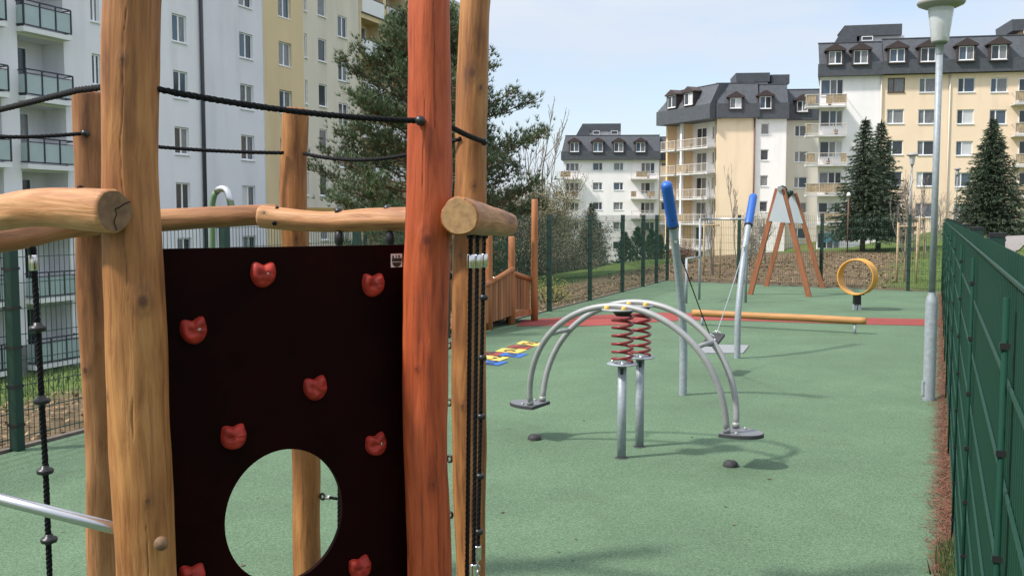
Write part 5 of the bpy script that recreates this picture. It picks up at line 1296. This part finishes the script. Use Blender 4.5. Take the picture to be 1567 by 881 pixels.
# young staked trees and bushes behind the far fence
def young(label, px, d, h, seed, stakes=True, sh=1.6):
    q = on_ground(px, d); o = bare_tree('young_tree', label, q, h, seed, 4, 'bark_grey', .38, r0=.028, up=.55, group='young trees behind the far fence', minr=.0045, nch=(2, 3), shrink=.6)
    if stakes:
        s_ = thing('tree_stakes', 'pale timber stakes around the '+label, 'stakes', q, 'stakes around young trees'); B = Vector(q)
        for i in range(3):
            a = 1.3+i*2.094; mb = MB(); b_ = B+Vector((.28*math.cos(a), .28*math.sin(a), 0)); mb.tube([b_-Z*.1, b_+Z*sh], .03, 8); mb.build('stake', M['stake'], s_)
        mb = MB()
        for i in range(3):
            a, b2 = 1.3+i*2.094, 1.3+(i+1)*2.094; mb.tube([B+Vector((.28*math.cos(a), .28*math.sin(a), sh-.1)), B+Vector((.28*math.cos(b2), .28*math.sin(b2), sh-.1))], .022, 6)
        mb.build('crossbar', M['stake'], s_)
young('young bare tree by the fence post left of the lamp', 1389, 26.2, 3.9, 41)
young('young bare tree up the slope just left of the lamp', 1417, 37, 3.9, 42)
young('young bare tree on the left between the two blue sleeves', 1091, 29.5, 3.9, 43)
young('thin bare sapling in front of the cream wall', 1128, 36, 4.6, 44, False)
for px, d, h, lab, lv, sd_, per in ((1168, 36, 2.5, 'bush with pale buds behind the timber swing', 'blossom', 45, 12), (1142, 33, 1.9, 'low bush with pale buds right of the blue sleeve', 'blossom', 46, 7), (1402, 43, 3.6, 'brown twiggy bush behind the staked trees', 'hedge', 47, 5), (1445, 52, 3.3, 'thin twiggy bush behind the end of the right fence', 'hedge', 48, 3)):
    bare_tree('budding_bush', lab, on_ground(px, d), h, sd_, 3, 'bark_grey', .7, 'bush', lv, per, .12, .035, 4, .022, .25, 'budding bushes', minr=.005)
# bins beyond the fence
def bin_(label, px, d, top):
    q = at(px, 330, d); zg = top-1.08; o = thing('wheeled_bin', label, 'bin', (q.x, q.y, zg), 'dark green bins'); B = Vector((q.x, q.y, zg))
    mb = MB(); mb.box(B+Z*.52, (.50, .58, .92), taper=1.12); mb.build('body', M['bin'], o)
    mb = MB(); mb.box(B+Z*1.03, (.62, .70, .06)); mb.box(B+Z*1.07, (.5, .56, .04)); mb.box(B+Vector((-.33, -.1, 1.0)), (.08, .34, .07)); mb.build('lid', M['black'], o)
    for s_ in (-1, 1):
        mb = MB(); mb.lathe([(0, -.03), (.1, -.03), (.1, .03), (0, .03)], B+Vector((.27*s_, .28, .1)), 14, (1, 0, 0)); mb.build('wheel', M['tyre'], o)
bin_('nearer dark green bin with black lid behind the right fence', 1514, 27, 1.8-34/F*27); bin_('farther dark green bin behind the right fence', 1491, 40, 1.8-17/F*40)

# ------------------------------------------------------------------ parked cars beyond the trees
def car(label, loc, rz, paint):
    o = thing('parked_car', label, 'car', loc, 'cars parked between the houses'); l = Vector(loc)
    X = Vector((math.cos(rz), math.sin(rz), 0)); Y = Vector((-X.y, X.x, 0))
    def ext(name, prof, w0, w1, m, par=o):
        mb = MB(); n = len(prof); zs_ = [p[1] for p in prof]; zm, zM = min(zs_), max(zs_)
        vs = []
        for s_ in (-1, 1):
            for x, z in prof: w = lerp(w0, w1, (z-zm)/(zM-zm)); vs.append(l+X*x+Y*(s_*w/2)+Z*z)
        mb.add(vs, [tuple(range(n-1, -1, -1)), tuple(range(n, 2*n))]+[(i, (i+1) % n, (i+1) % n+n, i+n) for i in range(n)]); return mb.build(name, m, par)
    bd = ext('body', [(-2.1, .3), (2.1, .3), (2.15, .55), (2.0, .78), (1.1, .92), (-1.9, .98), (-2.12, .85), (-2.15, .5)], 1.72, 1.62, M[paint])
    ext('cabin', [(1.1, .92), (.45, 1.38), (-.2, 1.46), (-1.3, 1.42), (-1.95, .98)], 1.58, 1.2, M['g0'])
    ext('roof', [(.45, 1.385), (-.2, 1.47), (-1.3, 1.43), (-1.3, 1.47), (-.2, 1.51), (.5, 1.41)], 1.22, 1.2, M[paint])
    for x in (-1.3, 1.3):
        for s_ in (-1, 1):
            mb = MB(); mb.lathe([(0, -.1), (.31, -.1), (.31, .1), (0, .1)], l+X*x+Y*(.78*s_)+Z*.31, 18, Y); w = mb.build('wheel', M['tyre'], o); mb = MB(); mb.lathe([(.19, -.105), (.19, .105), (0, .11)], l+X*x+Y*(.78*s_)+Z*.31, 12, Y*s_); mb.build('rim', M['steel'], w)
    for s_ in (-1, 1):
        mb = MB(); mb.box(l+X*2.07+Y*(.6*s_)+Z*.66, (.16, .3, .13), X, Y); mb.build('headlight', M['chrome'], o)
q = at(804, 330, 92); car('white car parked beyond the bridge posts', (q.x, q.y, -4.5), 2.75, 'carwhite')
q = at(742, 330, 95); car('silver car parked behind the short log beam', (q.x, q.y, -4.5), 2.75, 'cargrey'); q = at(694, 330, 88); car('dark car parked between the orange and tan posts', (q.x, q.y, -4.5), 2.75, 'cardark')

# ------------------------------------------------------------------ ground cover
rn = random.Random(99); mb = MB()
for i in range(15000):                                    # needles swept against the right fence
    y = 2.6+(rn.random()**1.6)*20; clump = .55+.45*mnoise.noise(Vector((y*2.2, 0, 5)))
    x = RF(y)-.015-abs(rn.gauss(0, .048))*(.5+1.1*max(0, clump)); z_ = .004+rn.random()*.035*max(0, 1-(RF(y)-x)*4)
    a = rn.uniform(0, 6.283); l_ = rn.uniform(.03, .085); d = Vector((math.cos(a), math.sin(a), rn.uniform(-.15, .25)))*l_; n_ = Vector((-d.y, d.x, 0)).normalized()*.0022; p_ = Vector((x, y, z_))
    mb.add([p_-n_, p_+n_, p_+d+n_*.6, p_+d-n_*.6], [(0, 1, 2, 3)], rn.random())
tag(mb.build('fallen_needles', M['needle_litter']), kind='stuff', label='reddish fallen pine needles along the foot of the right fence')
mb = MB()
for i in range(9000):                                     # dry leaves behind the left fence
    s_ = rn.uniform(-3, 21); off = rn.uniform(.05, 3.2); p_ = lf(s_)+LFN*off; 
    if soil(p_.x, p_.y) < .3: continue
    p_.z = gz(p_.x, p_.y)+.015+rn.random()*.02; a = Vector((rn.uniform(-1, 1), rn.uniform(-1, 1), rn.uniform(-.4, .4))).normalized(); b_ = a.cross(Vector((rn.uniform(-.4, .4), rn.uniform(-.4, .4), 1))).normalized(); sz = rn.uniform(.015, .038)
    mb.add([p_-a*sz, p_+b_*sz*.7, p_+a*sz, p_-b_*sz*.7], [(0, 1, 2, 3)], rn.random())
for i in range(9000):
    x = rn.uniform(3, 24); y = rn.uniform(23.5, 42)
    if dfar(x, y) < .1 or soil(x, y) < .4: continue
    p_ = Vector((x, y, gz(x, y)+rn.random()*.03)); a = Vector((rn.uniform(-1, 1), rn.uniform(-1, 1), rn.uniform(-.5, .8))).normalized(); b_ = a.cross(Vector((rn.uniform(-.4, .4), rn.uniform(-.4, .4), 1))).normalized(); sz = rn.uniform(.02, .07)
    mb.add([p_-a*sz, p_+b_*sz*.6, p_+a*sz, p_-b_*sz*.6], [(0, 1, 2, 3)], rn.random()*.8)
tag(mb.build('dry_leaves', M['leaf_litter']), kind='stuff', label='dry leaves on the soil behind the left fence')
mb = MB()
def blade(p_, h_, rn):
    a = rn.uniform(0, 6.283); n_ = Vector((math.cos(a), math.sin(a), 0))*(.003+h_*.03); l_ = Vector((rn.uniform(-.4, .4), rn.uniform(-.4, .4), 1))*h_; mb.add([p_-n_, p_+n_, p_+l_], [(0, 1, 2)], rn.random())
for i in range(42000):
    s_ = rn.uniform(-3, 26); off = rn.uniform(1.2, 6.5); p_ = lf(s_)+LFN*off
    if rn.random() < soil(p_.x, p_.y)*.97: continue
    p_.z = gz(p_.x, p_.y)-.01; blade(p_, rn.uniform(.05, .13), rn)
for i in range(26000):
    x = rn.uniform(5, 26); y = rn.uniform(23.5, 46)
    if dfar(x, y) < .1 or rn.random() < soil(x, y)*.90: continue
    blade(Vector((x, y, gz(x, y)-.01)), rn.uniform(.05, .13), rn)
for i in range(1500):
    y = 3.6+rn.random()**1.5*1.6; x = RF(y)-abs(rn.gauss(0, .045)); blade(Vector((x, y, 0)), rn.uniform(.04, .11), rn)
tag(mb.build('grass', M['grass']), kind='stuff', label='short grass on the banks around the playground')
mb = MB()
for i in range(240):                                       # stray leaves and twigs on the rubber
    y = rn.uniform(4.5, 20); x = lerp(lf((y-7.46)*1.08).x+1, RF(y)-.3, rn.random()); a = rn.uniform(0, 6.283); l_ = rn.uniform(.01, .045); d = Vector((math.cos(a), math.sin(a), .1))*l_; n_ = Vector((-d.y, d.x, 0))*rn.uniform(.1, .35); p_ = Vector((x, y, .006)); mb.add([p_-d*.5, p_+n_, p_+d*.5, p_-n_], [(0, 1, 2, 3)], rn.random())
tag(mb.build('leaf_crumbs', M['bark']), kind='stuff', label='stray leaf crumbs and twigs scattered on the green surface')
